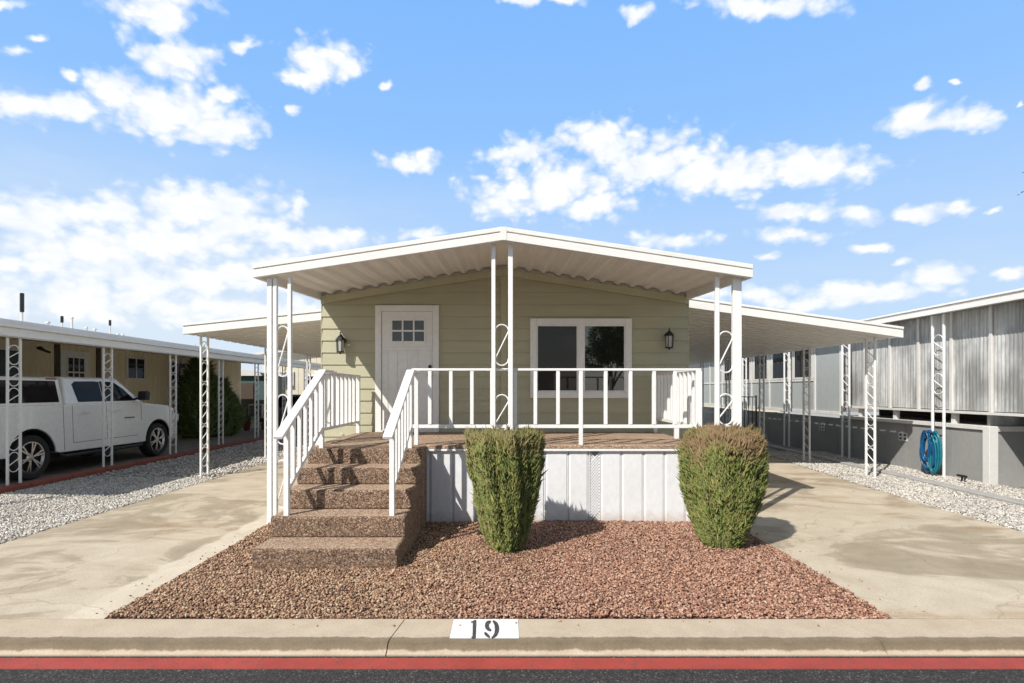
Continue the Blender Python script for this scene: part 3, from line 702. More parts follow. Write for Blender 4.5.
# ------------------------------------------------------------------ carports
def carport(name, label, xi, xo, zi, zo, yf, yb, posts, zpost):
    """xi,zi inner (house) edge; xo,zo outer eave; zi/zo fascia tops at the front"""
    r = thing('carport_awning', label, 'carport', (xo, yf, 0), 'white metal carport awnings beside the home')
    s = 1 if xo > xi else -1; h = .20
    m = MB(); rows = []
    zz = lambda x, o: zi + (zo-zi)*(x-xi)/(xo-xi) - o
    ys = []; y = yf+.06
    while y < yb:
        ys += [(y, 0), (y+.235, 0), (y+.245, .06), (y+.325, .06)]; y += .335
    for x in (xi, (xi+xo)/2, xo-s*.035):
        rows.append([(x, yy, zz(x, .190)+up) for yy, up in ys])
    m.shell(rows, .004); m.build('roof_sheet', 'pan', r)
    f = MB()
    for y0, y1, o0, o1 in ((yf-.03, yf+.05, 0, .045), (yf-.003, yf+.045, .046, .06), (yf-.015, yf+.045, .061, h-.0)):
        f.prism([(xi, zz(xi,o0)), (xo, zz(xo,o0)), (xo, zz(xo,o1)), (xi, zz(xi,o1))], 'y', y0, y1)
    f.build('fascia', 'fascia', r, bevel=.005)
    e = MB(); x0, x1 = sorted((xo, xo-s*.05)); e.box(x0, x1, yf+.052, yb, zz(xo,.152), zz(xo,.003)); e.build('eave_gutter', 'fascia', r, bevel=.004)
    m = MB().box(xi-.03 if s < 0 else xi-.0, xi+.0 if s < 0 else xi+.03, yf+.055, yb, zz(xi,.16), zz(xi,.02)); 
    for y in posts: post(r, zpost, y, -.02, zz(zpost,.192), .25, .036, 'y', n=6)
    return r
carport('carport_awning', 'white carport awning over the left driveway', -3.07, -6.03, 3.225, 2.92, 10.3, 23.5, [10.6, 13.45, 16.3, 19.2], -5.86)
carport('carport_awning', 'wide white carport awning over the right driveway', 3.07, 7.31, 3.434, 2.837, 10.1, 23.5, [10.5, 12.75, 15.0, 17.3, 19.6], 7.06)

# ------------------------------------------------------------------ shrubs
def spikes(P, N, L, W, mat, name, parent=None, loc=(0,0,0)):
    """P base points, N unit directions, L lengths, W widths: tapered three sided sprigs"""
    n = len(P); r = rng.normal(size=(n,3)); u = np.cross(N, r); u /= np.linalg.norm(u,axis=1,keepdims=True); v = np.cross(N, u)
    A = []
    for k in range(3):
        a = 2*math.pi*k/3; A.append(P + (u*math.cos(a)+v*math.sin(a))*W[:,None])
    mid = P + N*(L*.5)[:,None]; bend = rng.normal(0,.12,(n,3))*L[:,None]
    A.append(P + N*L[:,None] + bend)
    V = np.stack(A, 1).reshape(-1,3) 
    T = (np.array([(0,1,3),(1,2,3),(2,0,3)])[None] + (np.arange(n)*4)[:,None,None]).reshape(-1,3)
    o = fast_mesh(name, V, T, mat)
    if parent: o.parent = parent
    return o
def juniper(name, label, cx, cy, prof, n, mat, lean=(0,0), ridges=9, group=None, cat='shrub', sl=(.026,.066), topflat=.5, seed=1, amp=.10, spread=.35):
    R = np.random.default_rng(seed)
    root = thing(name, label, cat, (cx, cy, 0), group)
    H = prof[-1][0]; zs_ = np.array([p[0] for p in prof]); rs = np.array([p[1] for p in prof])
    def rad(z, a):
        r = np.interp(z, zs_, rs)
        return r*(1 + amp*.6*np.sin(a*ridges + 1.3*np.sin(z*3+seed)) + amp*.8*np.sin(a*3+seed*2+z*2.3) + amp*.5*np.sin(a*(ridges*2+1)+z*5))
    # inner core of shaded twigs
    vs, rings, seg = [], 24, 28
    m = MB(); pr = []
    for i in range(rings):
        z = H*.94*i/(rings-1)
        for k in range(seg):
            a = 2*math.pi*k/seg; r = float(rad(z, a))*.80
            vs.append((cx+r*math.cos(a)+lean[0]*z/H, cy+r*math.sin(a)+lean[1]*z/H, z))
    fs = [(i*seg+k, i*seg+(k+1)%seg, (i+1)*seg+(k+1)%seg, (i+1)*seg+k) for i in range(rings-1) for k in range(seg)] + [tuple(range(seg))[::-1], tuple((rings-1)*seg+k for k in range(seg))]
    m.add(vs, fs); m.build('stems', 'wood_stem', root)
    ns = int(n*.84); z = H*R.uniform(0,1,ns)**.92; a = R.uniform(0,2*np.pi,ns); q = R.uniform(.80,1.03,ns)**1.0
    r = rad(z,a)*q
    P1 = np.stack([r*np.cos(a)+lean[0]*z/H, r*np.sin(a)+lean[1]*z/H, z], 1)
    N1 = np.stack([np.cos(a)*spread, np.sin(a)*spread, np.full(ns, 1.0)], 1) + R.normal(0,.30,(ns,3))
    nt_ = n-ns; a = R.uniform(0,2*np.pi,nt_); r = rad(np.full(nt_,H),a)*np.sqrt(R.uniform(0,1,nt_))
    P2 = np.stack([r*np.cos(a)+lean[0], r*np.sin(a)+lean[1], H-.05+R.uniform(-.06,.03,nt_)+.03*np.sin(a*4)], 1)
    N2 = np.stack([np.cos(a)*.5, np.sin(a)*.5, np.full(nt_,1.)],1) + R.normal(0,.5,(nt_,3))
    P = np.concatenate([P1,P2]); N = np.concatenate([N1,N2])
    cl_ = np.array([mnoise.noise(Vector((p[0]*9+seed, p[1]*9, p[2]*7))) for p in P])     # tufts and hollows
    P[:,:2] *= (1 + (.07 if cat == 'shrub' else .15)*cl_ + (.05 if cat == 'shrub' else 0)*np.array([mnoise.noise(Vector((p[0]*23, p[1]*23, p[2]*11))) for p in P]))[:,None]; P[:,2] += .05*cl_*(P[:,2] > H*.8); N /= np.linalg.norm(N,axis=1,keepdims=True)
    L = R.uniform(sl[0], sl[1], n)*np.where(R.uniform(0,1,n) > .96, 1.8, 1.0); W = L*R.uniform(.09,.16,n)
    spikes(P, N, L, W, mat, 'foliage', root)
    return root
GRP = 'clipped juniper shrubs in the front bed'
juniper('juniper_shrub', 'upright green juniper shrub clipped flat, in front of the porch centre', .01, 5.79, [(0,.15),(.08,.19),(.3,.26),(.55,.31),(.85,.355),(1.12,.375),(1.21,.36)], 60000, 'juniper_green', (-.02,0), 8, GRP, seed=3, amp=.09)
juniper('juniper_shrub', 'wider juniper shrub with dry brown top near the right porch corner', 2.33, 5.94, [(0,.17),(.08,.22),(.3,.30),(.6,.365),(.95,.405),(1.08,.40),(1.17,.36),(1.24,.26)], 64000, 'juniper_brown', (.05,0), 5, GRP, seed=8, amp=.09, spread=.55)
n_ = 1500; a_ = rng.uniform(0, 2*np.pi, n_); r_ = np.abs(rng.normal(.28, .16, n_)); w_ = rng.integers(0, 2, n_)
cx_ = np.where(w_ == 0, 0.01, 2.33); cy_ = np.where(w_ == 0, 5.79, 5.94)
P = np.stack([cx_+r_*np.cos(a_), cy_+r_*np.sin(a_), rng.uniform(.012,.028,n_)], 1); N = np.stack([np.cos(a_*3), np.sin(a_*5), rng.normal(0,.15,n_)], 1); N /= np.linalg.norm(N,axis=1,keepdims=True)
M['litter'] = leaf_mat('dry_needles', [(0,(.10,.06,.03)), (.5,(.20,.13,.07)), (1,(.30,.22,.12))])
tag(spikes(P, N, rng.uniform(.02,.055,n_), rng.uniform(.002,.004,n_), 'litter', 'needle_litter'), 'dry brown needle litter lying under the two juniper shrubs', 'litter', kind='stuff')
juniper('cypress_tree', 'dark green conical conifer beside the cream home wall', -10.85, 19.6, [(0,.42),(.3,.58),(.8,.68),(1.4,.60),(2.0,.42),(2.5,.2),(2.95,.04)], 16000, 'cypress', (0,0), 5, None, 'tree', (.10,.24), seed=5, amp=.16, spread=.9)
juniper('cypress_tree', 'smaller bushy conifer crowding the right side of the conical one', -10.45, 20.3, [(0,.4),(.3,.56),(.8,.6),(1.2,.45),(1.6,.2),(1.95,.04)], 9000, 'cypress', (0,0), 5, None, 'tree', (.10,.22), seed=15, amp=.16, spread=.9)

# ------------------------------------------------------------------ left neighbour
NX = -11.5
ln = thing('neighbour_home', 'cream ribbed metal home behind the white pickup truck', 'house', (NX, 12, 0))
m = MB(); y = 7.0
ys = []
while y < 23.9:      # ribbed metal siding, vertical ribs
    ys += [(y,0),(y+.13,0),(y+.15,-.014),(y+.19,-.014)]; y += .21
poly = [(NX-d*-1+0, yy) for yy, d in ys]
poly = [(NX+d, yy) for yy, d in ys] + [(NX-.2, 24.0), (NX-.2, 7.0)]
m.prism(poly, 'z', .55, 2.95); m.build('side_wall', 'cream', ln)
MB().box(NX-5.8, NX-.22, 7.0, 7.1, .3, 2.95).build('end_wall', 'cream', ln)
MB().box(NX-5.8, NX-.22, 23.85, 23.95, .3, 2.95).build('end_wall', 'cream', ln)
MB().box(NX-.18, NX-.03, 7.02, 23.9, -.02, .548).build('foundation_skirt', 'cream_pale', ln)
MB().box(NX-5.9, NX-.02, 7.0, 24.1, 2.955, 3.02).build('roof', 'roof', ln)
# door with glazed grid and brown frame
d0, d1 = 14.25, 15.15
for ya in (d0-.22, d1+.31): MB().box(NX-.01, NX+.03, ya, ya+.16, .55, 2.9).build('shutter_trim', 'brown_trim', ln)
nd_ = MB().box(NX-.01, NX+.035, d0-.05, d1+.05, .6, 2.72).build('door', 'white', ln, bevel=.004)
MB().box(NX+.036, NX+.04, d0+.16, d1-.16, 1.75, 2.55).build('door_window', 'car_glass', nd_)
m = MB()
for k in range(4): yy = d0+.16+(d1-d0-.32)*k/3; m.box(NX+.038, NX+.05, yy-.015, yy+.015, .8, 2.56)
for zz in (.8, 1.1, 1.4, 1.7, 2.15, 2.55): m.box(NX+.038, NX+.048, d0+.14, d1-.14, zz-.02, zz+.02)
m.build('glazing_bars', 'white', nd_)
def side_window(parent, X, s, y0, y1, z0, z1, mat='white', glassm='car_glass', t=.05):
    m = MB(); a, b = sorted((X-.005*s, X+.035*s))
    m.box(a, b, y0-t, y0, z0-t, z1+t); m.box(a, b, y1, y1+t, z0-t, z1+t); m.box(a, b, y0+.001, y1-.001, z1, z1+t); m.box(a, b, y0+.001, y1-.001, z0-t, z0)
    ym = (y0+y1)/2; m.box(a, b-.004, ym-.02, ym+.02, z0, z1)
    w = m.build('window', mat, parent, bevel=.003)
    a, b = sorted((X+.008*s, X+.014*s)); MB().box(a, b, y0, y1, z0, z1).build('window_pane', glassm, w); return w
side_window(ln, NX, 1, 16.75, 17.5, 2.05, 2.65); side_window(ln, NX, 1, 18.95, 19.75, 2.0, 2.62)
side_window(ln, NX, 1, 11.6, 13.0, 1.5, 2.6, glassm='teal')
m = MB(); m.tube([(NX+.02,13.5,2.72),(NX+.10,13.5,2.74),(NX+.12,13.62,2.66)], .02, 6); m.tube([(NX+.12,13.4,2.7),(NX+.12,13.75,2.62)], .03, 6); m.build('porch_light', 'black', ln)
# awning over its driveway
la = thing('neighbour_awning', 'long white flat awning on scrollwork posts above the white truck', 'carport', (-8.2, 12, 0))
m = MB(); rows = []; ys = []; y = 6.5
while y < 25: ys += [(y,0),(y+.27,0),(y+.28,.05),(y+.33,.05)]; y += .34
for x in (-11.6, -10, -8.2): rows.append([(x, yy, 2.70+(-8.2-x)*.05+up) for yy, up in ys])
m.shell(rows, .004); m.build('roof_sheet', 'pan', la)
m = MB(); m.box(-8.16,-8.10,6.5,25,2.565,2.70); m.box(-8.15,-8.05,6.5,25,2.705,2.76); m.box(-8.14,-8.09,6.5,25,2.762,2.835); m.build('fascia', 'fascia', la, bevel=.004)
MB().box(-8.28,-8.22,6.6,24.9,2.56,2.66).build('eave_beam', 'fascia', la)
for y in (6.9, 9.12, 11.3, 13.55, 15.85, 18.15, 20.4, 22.6): post(la, -8.25, y, .095, 2.555, .24, .034, 'y', n=6)
# vent pipes and cowls on its roof
for (px, yb_, yt, D, dark) in ((22,324,293,12,1),(62,327,316,16.5,1),(72,328,317,17,0),(110,333,320,19.5,1),(48,323,321.5,13.5,0),(86.5,329,327,18,0),(95,330,328.5,18,0),(118,335.5,333.5,20,0),(123,336,334.2,20,0)):
    X = (px-CX)/F*D; zt = EYE+(HY-yt)/F*D; zb = 2.9
    m = MB(); r0 = .035 if dark else .03
    if dark:
        m.lathe([(.05,zb),(.04,zb+.1),(.022,zb+.12),(.022,zt-.02)], (X,D,0), 'z', 8); v_ = m.build('vent_pipe', 'grey_trim', ln)
        hh = .33 if yt == 293 else .17
        MB().lathe([(.03, zt-(.42 if yt==293 else .2)),(.04,zt-(.40 if yt==293 else .19)),(.04,zt-.01),(.025,zt)], (X,D,0), 'z', 10).build('vent_cowl', 'black', v_)
    else:
        m.lathe([(.05,zb),(.03,zb+.1),(.03,zt-.05),(.055,zt-.045),(.04,zt)], (X,D,0), 'z', 8); m.build('vent_pipe', 'grey_trim', ln)

# pickup truck, right flank towards the photograph
tr = thing('pickup_truck', 'white crew cab pickup with dark windowed bed cap under the neighbour awning', 'truck', (-9.8, 12.1, 0))
def tx(u): return -9.8 + u
YR, YFw, WZ = 10.27, 14.0, .42
def arch(cy, r, z0):
    a0 = math.asin((z0-WZ)/r); pts = []
    for k in range(15):
        a = math.pi - a0 - (math.pi-2*a0)*k/14; pts.append((cy+r*math.cos(a), WZ+r*math.sin(a)))
    return pts
low = [(9.02,.62),(9.30,.50)] + arch(YR,.535,.46) + [(10.9,.44),(13.4,.42)] + arch(YFw,.52,.43) + [(14.62,.40),(14.88,.42),(14.96,.58),(14.96,.80),(14.93,1.05),(14.84,1.17),(14.6,1.245),(14.2,1.30),(13.7,1.34),(13.42,1.375),(11.1,1.385),(9.0,1.385),(8.98,1.0)]
def hw(y, z):
    w = 1.0 - .0375*(z-.45)
    if y > 14.55: w -= .15*((y-14.55)/.41)
    return w
def flank_body(poly, name, bev):
    m = MB(); n = len(poly)
    m.add([(tx(hw(y,z)), y, z) for y, z in poly] + [(tx(-hw(y,z)), y, z) for y, z in poly],
          [tuple(range(n)), tuple(range(2*n-1, n-1, -1))] + [(i,(i+1)%n,n+(i+1)%n,n+i) for i in range(n)])
    return m.build(name, 'truck', tr, bevel=bev, seg=3)
body = flank_body([p for p in low if p[0] < 14.55 and not (p[0] > 14.3 and p[1] > 1.2)] [:0] + [p for p in low[:low.index((14.62,.40))]] + [(14.55,.40),(14.55,1.255)] + low[low.index((14.2,1.30)):], 'body', .03)
flank_body([(14.552,.40),(14.88,.42),(14.96,.58),(14.96,.80),(14.93,1.05),(14.84,1.17),(14.552,1.255)], 'front_end', .025)
# hood bulge and wheel wells
MB().prism([(13.5,1.36),(14.3,1.31),(14.75,1.21),(14.7,1.235),(14.3,1.335),(13.5,1.385)], 'x', tx(-.45), tx(.45)).build('hood_bulge', 'truck', body, bevel=.01)
m = MB(); m.box(tx(-.93), tx(.90), 9.72, 10.82, .46, 1.0) ; m.box(tx(-.93), tx(.90), 13.46, 14.5, .44, 1.0)
def gh(base, roof, z0, z1, name, w0=.955, w1=.80):
    m = MB(); (a0,a1),(b0,b1) = base, roof
    vs = [(tx(-w0),a0,z0),(tx(w0),a0,z0),(tx(w0),a1,z0),(tx(-w0),a1,z0),(tx(-w1),b0,z1),(tx(w1),b0,z1),(tx(w1),b1,z1),(tx(-w1),b1,z1)]
    m.add(vs, [(3,2,1,0),(4,5,6,7),(0,1,5,4),(1,2,6,5),(2,3,7,6),(3,0,4,7)]); return m.build(name, 'truck', tr, bevel=.05, seg=3)
gh((11.08,13.50),(11.16,12.72),1.36,1.955,'cab')
gh((9.05,11.05),(9.12,11.03),1.37,1.93,'bed_cap',.95,.86)
def gx(z, w0=.955, w1=.80, z0=1.36, z1=1.955): return w0+(w1-w0)*(z-z0)/(z1-z0)
def flank_glass(pts, name, mat, par, s=1, w=(.955,.80,1.36,1.955), off=.006, th=.02):
    m = MB(); n = len(pts)
    vs = [(tx(s*(gx(z,*w)+off)), y, z) for y, z in pts] + [(tx(s*(gx(z,*w)+off-th)), y, z) for y, z in pts]
    m.add(vs, [tuple(range(n)), tuple(range(2*n-1,n-1,-1))] + [(i,(i+1)%n,n+(i+1)%n,n+i) for i in range(n)]); return m.build(name, mat, par)
for s in (1,-1):
    flank_glass([(11.42,1.43),(12.13,1.43),(12.13,1.86),(11.98,1.87),(11.46,1.86),(11.36,1.80)], 'side_window', 'car_glass', tr, s)
    flank_glass([(12.24,1.43),(13.18,1.43),(13.10,1.50),(12.86,1.70),(12.62,1.84),(12.50,1.865),(12.24,1.865)], 'side_window', 'car_glass', tr, s)
    flank_glass([(12.15,1.42),(12.22,1.42),(12.22,1.875),(12.15,1.875)], 'door_pillar', 'plastic', tr, s, off=.004)
    flank_glass([(9.25,1.44),(10.93,1.44),(10.90,1.86),(9.28,1.86)], 'cap_window', 'car_glass', tr, s, (.95,.86,1.37,1.93))
    LW = (1.0, .965, .45, 1.385)
    for ya, za, zb in ((10.99,.47,1.37),(11.22,.60,1.37),(12.185,.60,1.37),(13.34,.95,1.36)):
        flank_glass([(ya,za),(ya+.011,za),(ya+.011,zb),(ya,zb)], 'door_seam', 'seam', tr, s, LW, .0015, .006)
    flank_glass([(11.235,.60),(13.2,.60),(13.2,.61),(11.235,.61)], 'door_seam', 'seam', tr, s, LW, .0015, .006)
    flank_glass([(12.75,1.02),(13.1,1.02),(13.1,1.05),(12.75,1.05)], 'door_badge', 'seam', tr, s, LW, .003, .008)
    for yy in (11.42, 12.36):
        m = MB(); m.tube([(tx(s*.995),yy,1.215),(tx(s*1.03),yy+.03,1.22),(tx(s*1.03),yy+.2,1.22),(tx(s*.995),yy+.23,1.215)], .014, 6); m.build('door_handle', 'truck', tr)
    m = MB(); m.prism([(13.10,1.44),(13.26,1.44),(13.28,1.62),(13.22,1.66),(13.12,1.64)], 'x', *sorted((tx(s*1.04), tx(s*1.24)))); m.build('wing_mirror', 'plastic', tr, bevel=.02, seg=2)
    MB().tube([(tx(s*.92),13.1,1.45),(tx(s*1.08),13.16,1.5)], .03, 6).build('mirror_arm', 'plastic', tr)
    m = MB(); m.tube([(tx(s*.93),10.95,.40),(tx(s*1.0),11.0,.36),(tx(s*1.0),13.3,.36),(tx(s*.93),13.4,.40)], .04, 8); m.build('running_board', 'plastic', tr)
    m = MB(); m.prism([(14.62,.86),(14.90,.84),(14.93,1.03),(14.70,1.08),(14.60,1.04)], 'x', *sorted((tx(s*.70), tx(s*.955)))); m.build('headlight', 'clear', tr, bevel=.01)
    m = MB(); m.box(*sorted((tx(s*.78), tx(s*.985))), 8.965, 9.1, .95, 1.32); m.build('tail_light', 'tail', tr, bevel=.01)
m = MB(); m.add([(tx(-.82),13.43,1.44),(tx(.82),13.43,1.44),(tx(.72),12.86,1.89),(tx(-.72),12.86,1.89)], [(0,1,2,3)])
wsv = [(tx(a), y, z) for a, y, z in ((-.86,13.455,1.43),(.86,13.455,1.43),(.74,12.80,1.91),(-.74,12.80,1.91))]
m = MB(); nrm = Vector((0,.6,.78)); m.add([Vector(v)+nrm*.012 for v in wsv]+[Vector(v)-nrm*.02 for v in wsv], [(0,1,2,3),(7,6,5,4),(0,4,5,1),(1,5,6,2),(2,6,7,3),(3,7,4,0)]); m.build('windscreen', 'car_glass', tr)
MB().box(tx(-.62), tx(.62), 14.93, 14.99, .68, 1.08).build('grille', 'chrome', tr, bevel=.02)
MB().box(tx(-.93), tx(.93), 8.86, 9.06, .55, .75).build('rear_bumper', 'chrome', tr, bevel=.03)
MB().box(tx(-.8), tx(.8), 9.4, 14.6, .30, .60).build('chassis', 'dark', tr)
MB().lathe([(.06,0),(.055,.03),(.03,.045)], (tx(.3), 10.6, 1.925), 'z', 10).build('roof_dome', 'plastic', tr)
MB().box(tx(.862), tx(.872), 10.7, 10.95, 1.885, 1.91).build('cap_lamp', 'tail', tr)
def wheel(par, X, Y, s, R=.42, mats=('tyre','chrome'), spokes=6):
    w = MB().lathe([(R-.10,-.13),(R-.03,-.135),(R-.005,-.10),(R,-.05),(R,.05),(R-.005,.10),(R-.03,.135),(R-.10,.13),(R-.135,.10),(R-.135,-.10)], (X,Y,R), 'x', 36).build('wheel', mats[0], par, smooth=False)
    m = MB(); rr_ = R-.13
    o = s*.10
    prof_ = [(rr_+.012, -.11), (rr_+.012, .11), (rr_-.012, .11), (rr_-.03, .07), (rr_-.03, -.10)]
    m.lathe([(r_, h_*s) for r_, h_ in prof_], (X,Y,R), 'x', 36)
    m.lathe([(.09,s*.03),(.085,s*.088),(.05,s*.10),(.02,s*.102)], (X,Y,R), 'x', 16)
    for k in range(spokes):
        a = 2*math.pi*k/spokes+.3
        for da in (-.13,.13):
            m.bar((X+s*.085, Y+.06*math.cos(a), R+.06*math.sin(a)), (X+s*.09, Y+(rr_-.01)*math.cos(a+da), R+(rr_-.01)*math.sin(a+da)), .030, .045, up=(1,0,0))
    m.build('rim', mats[1], w)
    MB().lathe([(rr_-.015, s*.02),(rr_-.015, s*.03)], (X,Y,R), 'x', 24).build('brake_shadow', 'dark', w)
    return w
for y in (YR, YFw):
    wheel(tr, tx(.85), y, 1); wheel(tr, tx(-.85), y, -1)
for s in (1,-1):     # dark inner arches
    for cy, r in ((YR,.53),(YFw,.515)):
        m = MB(); pts = arch(cy, r, .47); pts2 = arch(cy, r-.02, .47)
        n = len(pts); x0, x1 = tx(s*.60), tx(s*.985)
        vs = [(x0,y,z) for y,z in pts2]+[(x1,y,z) for y,z in pts2]
        m.add(vs, [(i,i+1,n+i+1,n+i) for i in range(n-1)]); m.add([(tx(s*.62),y,z) for y,z in pts2], [tuple(range(n))]); m.build('wheel_arch', 'dark', tr)

# ------------------------------------------------------------------ far left: next row of homes, parked grey car
fh = thing('rear_home', 'pale cream home with white trim seen far behind the left carport', 'house', (-10, 30, 0))
m = MB(); x = -13.2; pts = []
while x < -3.3: pts += [(x,29.98),(x+.28,29.98),(x+.30,30.0),(x+.32,29.98)]; x += .33
m.prism(pts+[(-3.2,30.2),(-13.2,30.2)], 'z', .45, 3.6); m.build('front_wall', 'cream_pale', fh)
MB().box(-13.1,-3.3,30.05,36,-.02,.448).build('foundation_skirt', 'cream_pale', fh)
MB().prism([(-13.6,3.55),(-8.2,4.15),(-2.9,3.55),(-2.9,3.68),(-8.2,4.3),(-13.6,3.68)], 'y', 29.6, 36.4).build('roof', 'grey_trim', fh)
MB().box(-13.3,-12.0,29.3,29.9,2.5,2.62).build('door_hood', 'grey_trim', fh)
MB().box(-13.0,-12.2,29.9,29.97,.1,2.4).build('dark_doorway', 'brown_trim', fh)
w = MB().box(-10.9,-9.9,29.9,29.97,1.5,2.5).build('window', 'white', fh); MB().box(-10.8,-10.0,29.88,29.895,1.58,2.42).build('window_pane', 'car_glass', w)
w = MB().box(-12.0,-11.5,29.9,29.97,1.9,2.7).build('window', 'white', fh); MB().box(-11.95,-11.55,29.88,29.895,1.96,2.64).build('window_pane', 'curtain', w)
MB().lathe([(.05,3.9),(.05,4.55),(.16,4.56),(.13,4.7)], (-11.2,31.5,0), 'z', 10).build('roof_cowl', 'grey_trim', fh)
sh = thing('tool_shed', 'dark teal sided shed between the cream home and the rear home', 'shed', (-12.2, 26, 0))
MB().box(-12.9,-11.05,25.6,27.6,0,2.35).build('walls', 'teal', sh, bevel=.005); MB().prism([(-13.05,2.34),(-10.9,2.34),(-10.9,2.42),(-12.0,2.62),(-13.05,2.42)], 'y', 25.4, 27.8).build('roof', 'grey_trim', sh)
m = MB(); m.box(-12.95,-12.83,25.5,25.6,0,2.34); m.box(-11.1,-11.0,25.5,25.6,0,2.34); m.build('corner_boards', 'grey_trim', sh); MB().box(-12.5,-11.7,25.56,25.598,.05,2.0).build('door', 'brown_trim', sh)
for (x, y, r_, h_, lb) in ((-10.75,22.9,.16,.34,'squat terracotta pot on the slab near the conifers'),(-10.35,23.6,.12,.26,'small terracotta pot on the slab near the shed')):
    p_ = thing('plant_pot', lb, 'pot', (x,y,0), 'pots beside the cream home')
    MB().lathe([(r_*.7,0),(r_,h_*.85),(r_*1.08,h_*.86),(r_*1.08,h_),(r_*.9,h_),(r_*.85,h_*.85)], (x,y,0), 'z', 14).build('pot', 'red_brick', p_)
    q = rng.uniform(0,2*np.pi,260); el = rng.uniform(.4,1.4,260); Nn = np.stack([np.cos(q)*np.cos(el),np.sin(q)*np.cos(el),np.sin(el)],1)
    spikes(np.tile([0,0,h_],(260,1))+Nn*.02, Nn, rng.uniform(.15,.4,260), np.full(260,.012), 'tree_leaf', 'foliage', p_)
ac = thing('air_conditioner', 'boxy beige air conditioning unit on the slab by the cream wall', 'air conditioner', (-11.0, 24.6, 0))
MB().box(-11.35,-10.75,24.3,24.9,.5,1.05).build('casing', 'curtain', ac, bevel=.02); m = MB()
for k in range(7): m.box(-11.30,-10.80,24.285,24.299,.56+k*.065,.585+k*.065)
m.build('grille', 'plastic', ac); MB().box(-11.3,-10.8,24.35,24.85,0,.5).build('stand', 'grey_trim', ac)

gc = thing('parked_car', 'dark grey hatchback parked beyond the left carport, seen through the railings', 'car', (-8.4, 22, 0))
def gcx(u): return -8.35+u
sec = [(21.0,.35,.90,.35,.62),(21.05,.3,.86,.3,.95)]
m = MB(); prf = [(21.02,.30),(21.0,.55),(21.05,.92),(21.12,.98),(24.2,.95),(25.0,.80),(25.1,.5),(25.0,.28)]
n = len(prf); hwc = lambda y,z: .90 - (.05 if y < 21.1 or y > 24.9 else 0) - max(0,z-.85)*.3
m.add([(gcx(hwc(y,z)),y,z) for y,z in prf]+[(gcx(-hwc(y,z)),y,z) for y,z in prf], [tuple(range(n)),tuple(range(2*n-1,n-1,-1))]+[(i,(i+1)%n,n+(i+1)%n,n+i) for i in range(n)]); m.build('body', 'grey_car', gc, bevel=.05, seg=3)
m = MB(); vs = [(gcx(-.82),21.1,.96),(gcx(.82),21.1,.96),(gcx(.82),24.1,.94),(gcx(-.82),24.1,.94),(gcx(-.62),21.45,1.50),(gcx(.62),21.45,1.50),(gcx(.62),23.2,1.50),(gcx(-.62),23.2,1.50)]
m.add(vs, [(3,2,1,0),(4,5,6,7),(0,1,5,4),(1,2,6,5),(2,3,7,6),(3,0,4,7)]); m.build('cabin', 'grey_car', gc, bevel=.06, seg=3)
m = MB(); m.add([(gcx(-.70),21.13,1.03),(gcx(.70),21.13,1.03),(gcx(.58),21.40,1.43),(gcx(-.58),21.40,1.43),(gcx(-.70),21.2,1.03),(gcx(.70),21.2,1.03),(gcx(.58),21.47,1.43),(gcx(-.58),21.47,1.43)], [(0,1,2,3),(7,6,5,4),(0,4,5,1),(1,5,6,2),(2,6,7,3),(3,7,4,0)]); m.build('rear_window', 'car_glass', gc)
for s in (1,-1):
    m = MB(); pts = [(21.55,1.02),(23.75,1.0),(23.2,1.42),(21.65,1.42)]; xs = lambda z: .82-(z-.96)*.37+.012
    m.add([(gcx(s*xs(z)),y,z) for y,z in pts]+[(gcx(s*(xs(z)-.03)),y,z) for y,z in pts], [(0,1,2,3),(7,6,5,4),(0,4,5,1),(1,5,6,2),(2,6,7,3),(3,7,4,0)]); m.build('side_window', 'car_glass', gc)
    MB().box(*sorted((gcx(s*.60),gcx(s*.87))),20.985,21.15,.68,.88).build('tail_light','tail',gc,bevel=.01)
    for y in (21.75, 24.3): wheel(gc, gcx(s*.78), y, s, .32, spokes=5)

# ------------------------------------------------------------------ right neighbour
RX = 8.62
rn = thing('neighbour_home', 'grey home with streaked fibreglass porch screens right of the driveway', 'house', (RX, 14, 0))
# fibreglass screen panels, real corrugation
mul = [5.4, 6.25, 7.1, 7.95, 8.85, 9.74, 10.6, 11.45, 12.3, 13.15, 14.0]
for a, b in zip(mul[:-1], mul[1:]):
    m = MB(); pts = []; y = a+.03; k = 0
    while y < b-.03: pts.append((RX+.005*math.cos(k*math.pi/2), y)); y += .019; k += 1
    back = [(x+.004, yy) for x, yy in reversed(pts)]
    m.prism(pts+back, 'z', 1.30, 3.17); m.build('screen_panel', 'fibreglass', rn)
m = MB()
for y in mul: MB().box(RX-.03, RX+.03, y-.03, y+.03, 1.285, 3.175).build('mullion', 'grey_trim', rn, bevel=.003)
MB().box(RX-.035, RX+.035, 5.3, 14.03, 1.235, 1.284).build('screen_sill', 'grey_trim', rn, bevel=.003)
# dark open gap beneath the screens, deck and its stub posts
MB().box(RX+.9, RX+1.0, 5.3, 14.0, -.02, 3.2).build('porch_inner_wall', 'brown_trim', rn)
MB().box(RX-.04, RX+.9, 9.75, 14.1, .96, 1.035).build('deck_rail', 'grey_trim', rn, bevel=.004)
for y in (10.6, 12.2, 13.4, 14.6): MB().box(RX+.05, RX+.14, y, y+.09, 1.036, 1.284).build('stub_post', 'grey_trim', rn)
MB().box(RX+.0, RX+.045, 9.9, 28, -.12, .958).build('side_skirting', 'skirt_grey', rn)
for k in range(13): MB().box(RX-.006, RX-.001, 10.6+k*1.22, 10.61+k*1.22, -.05, .95).build('skirting_joint', 'skirt_grey', rn)
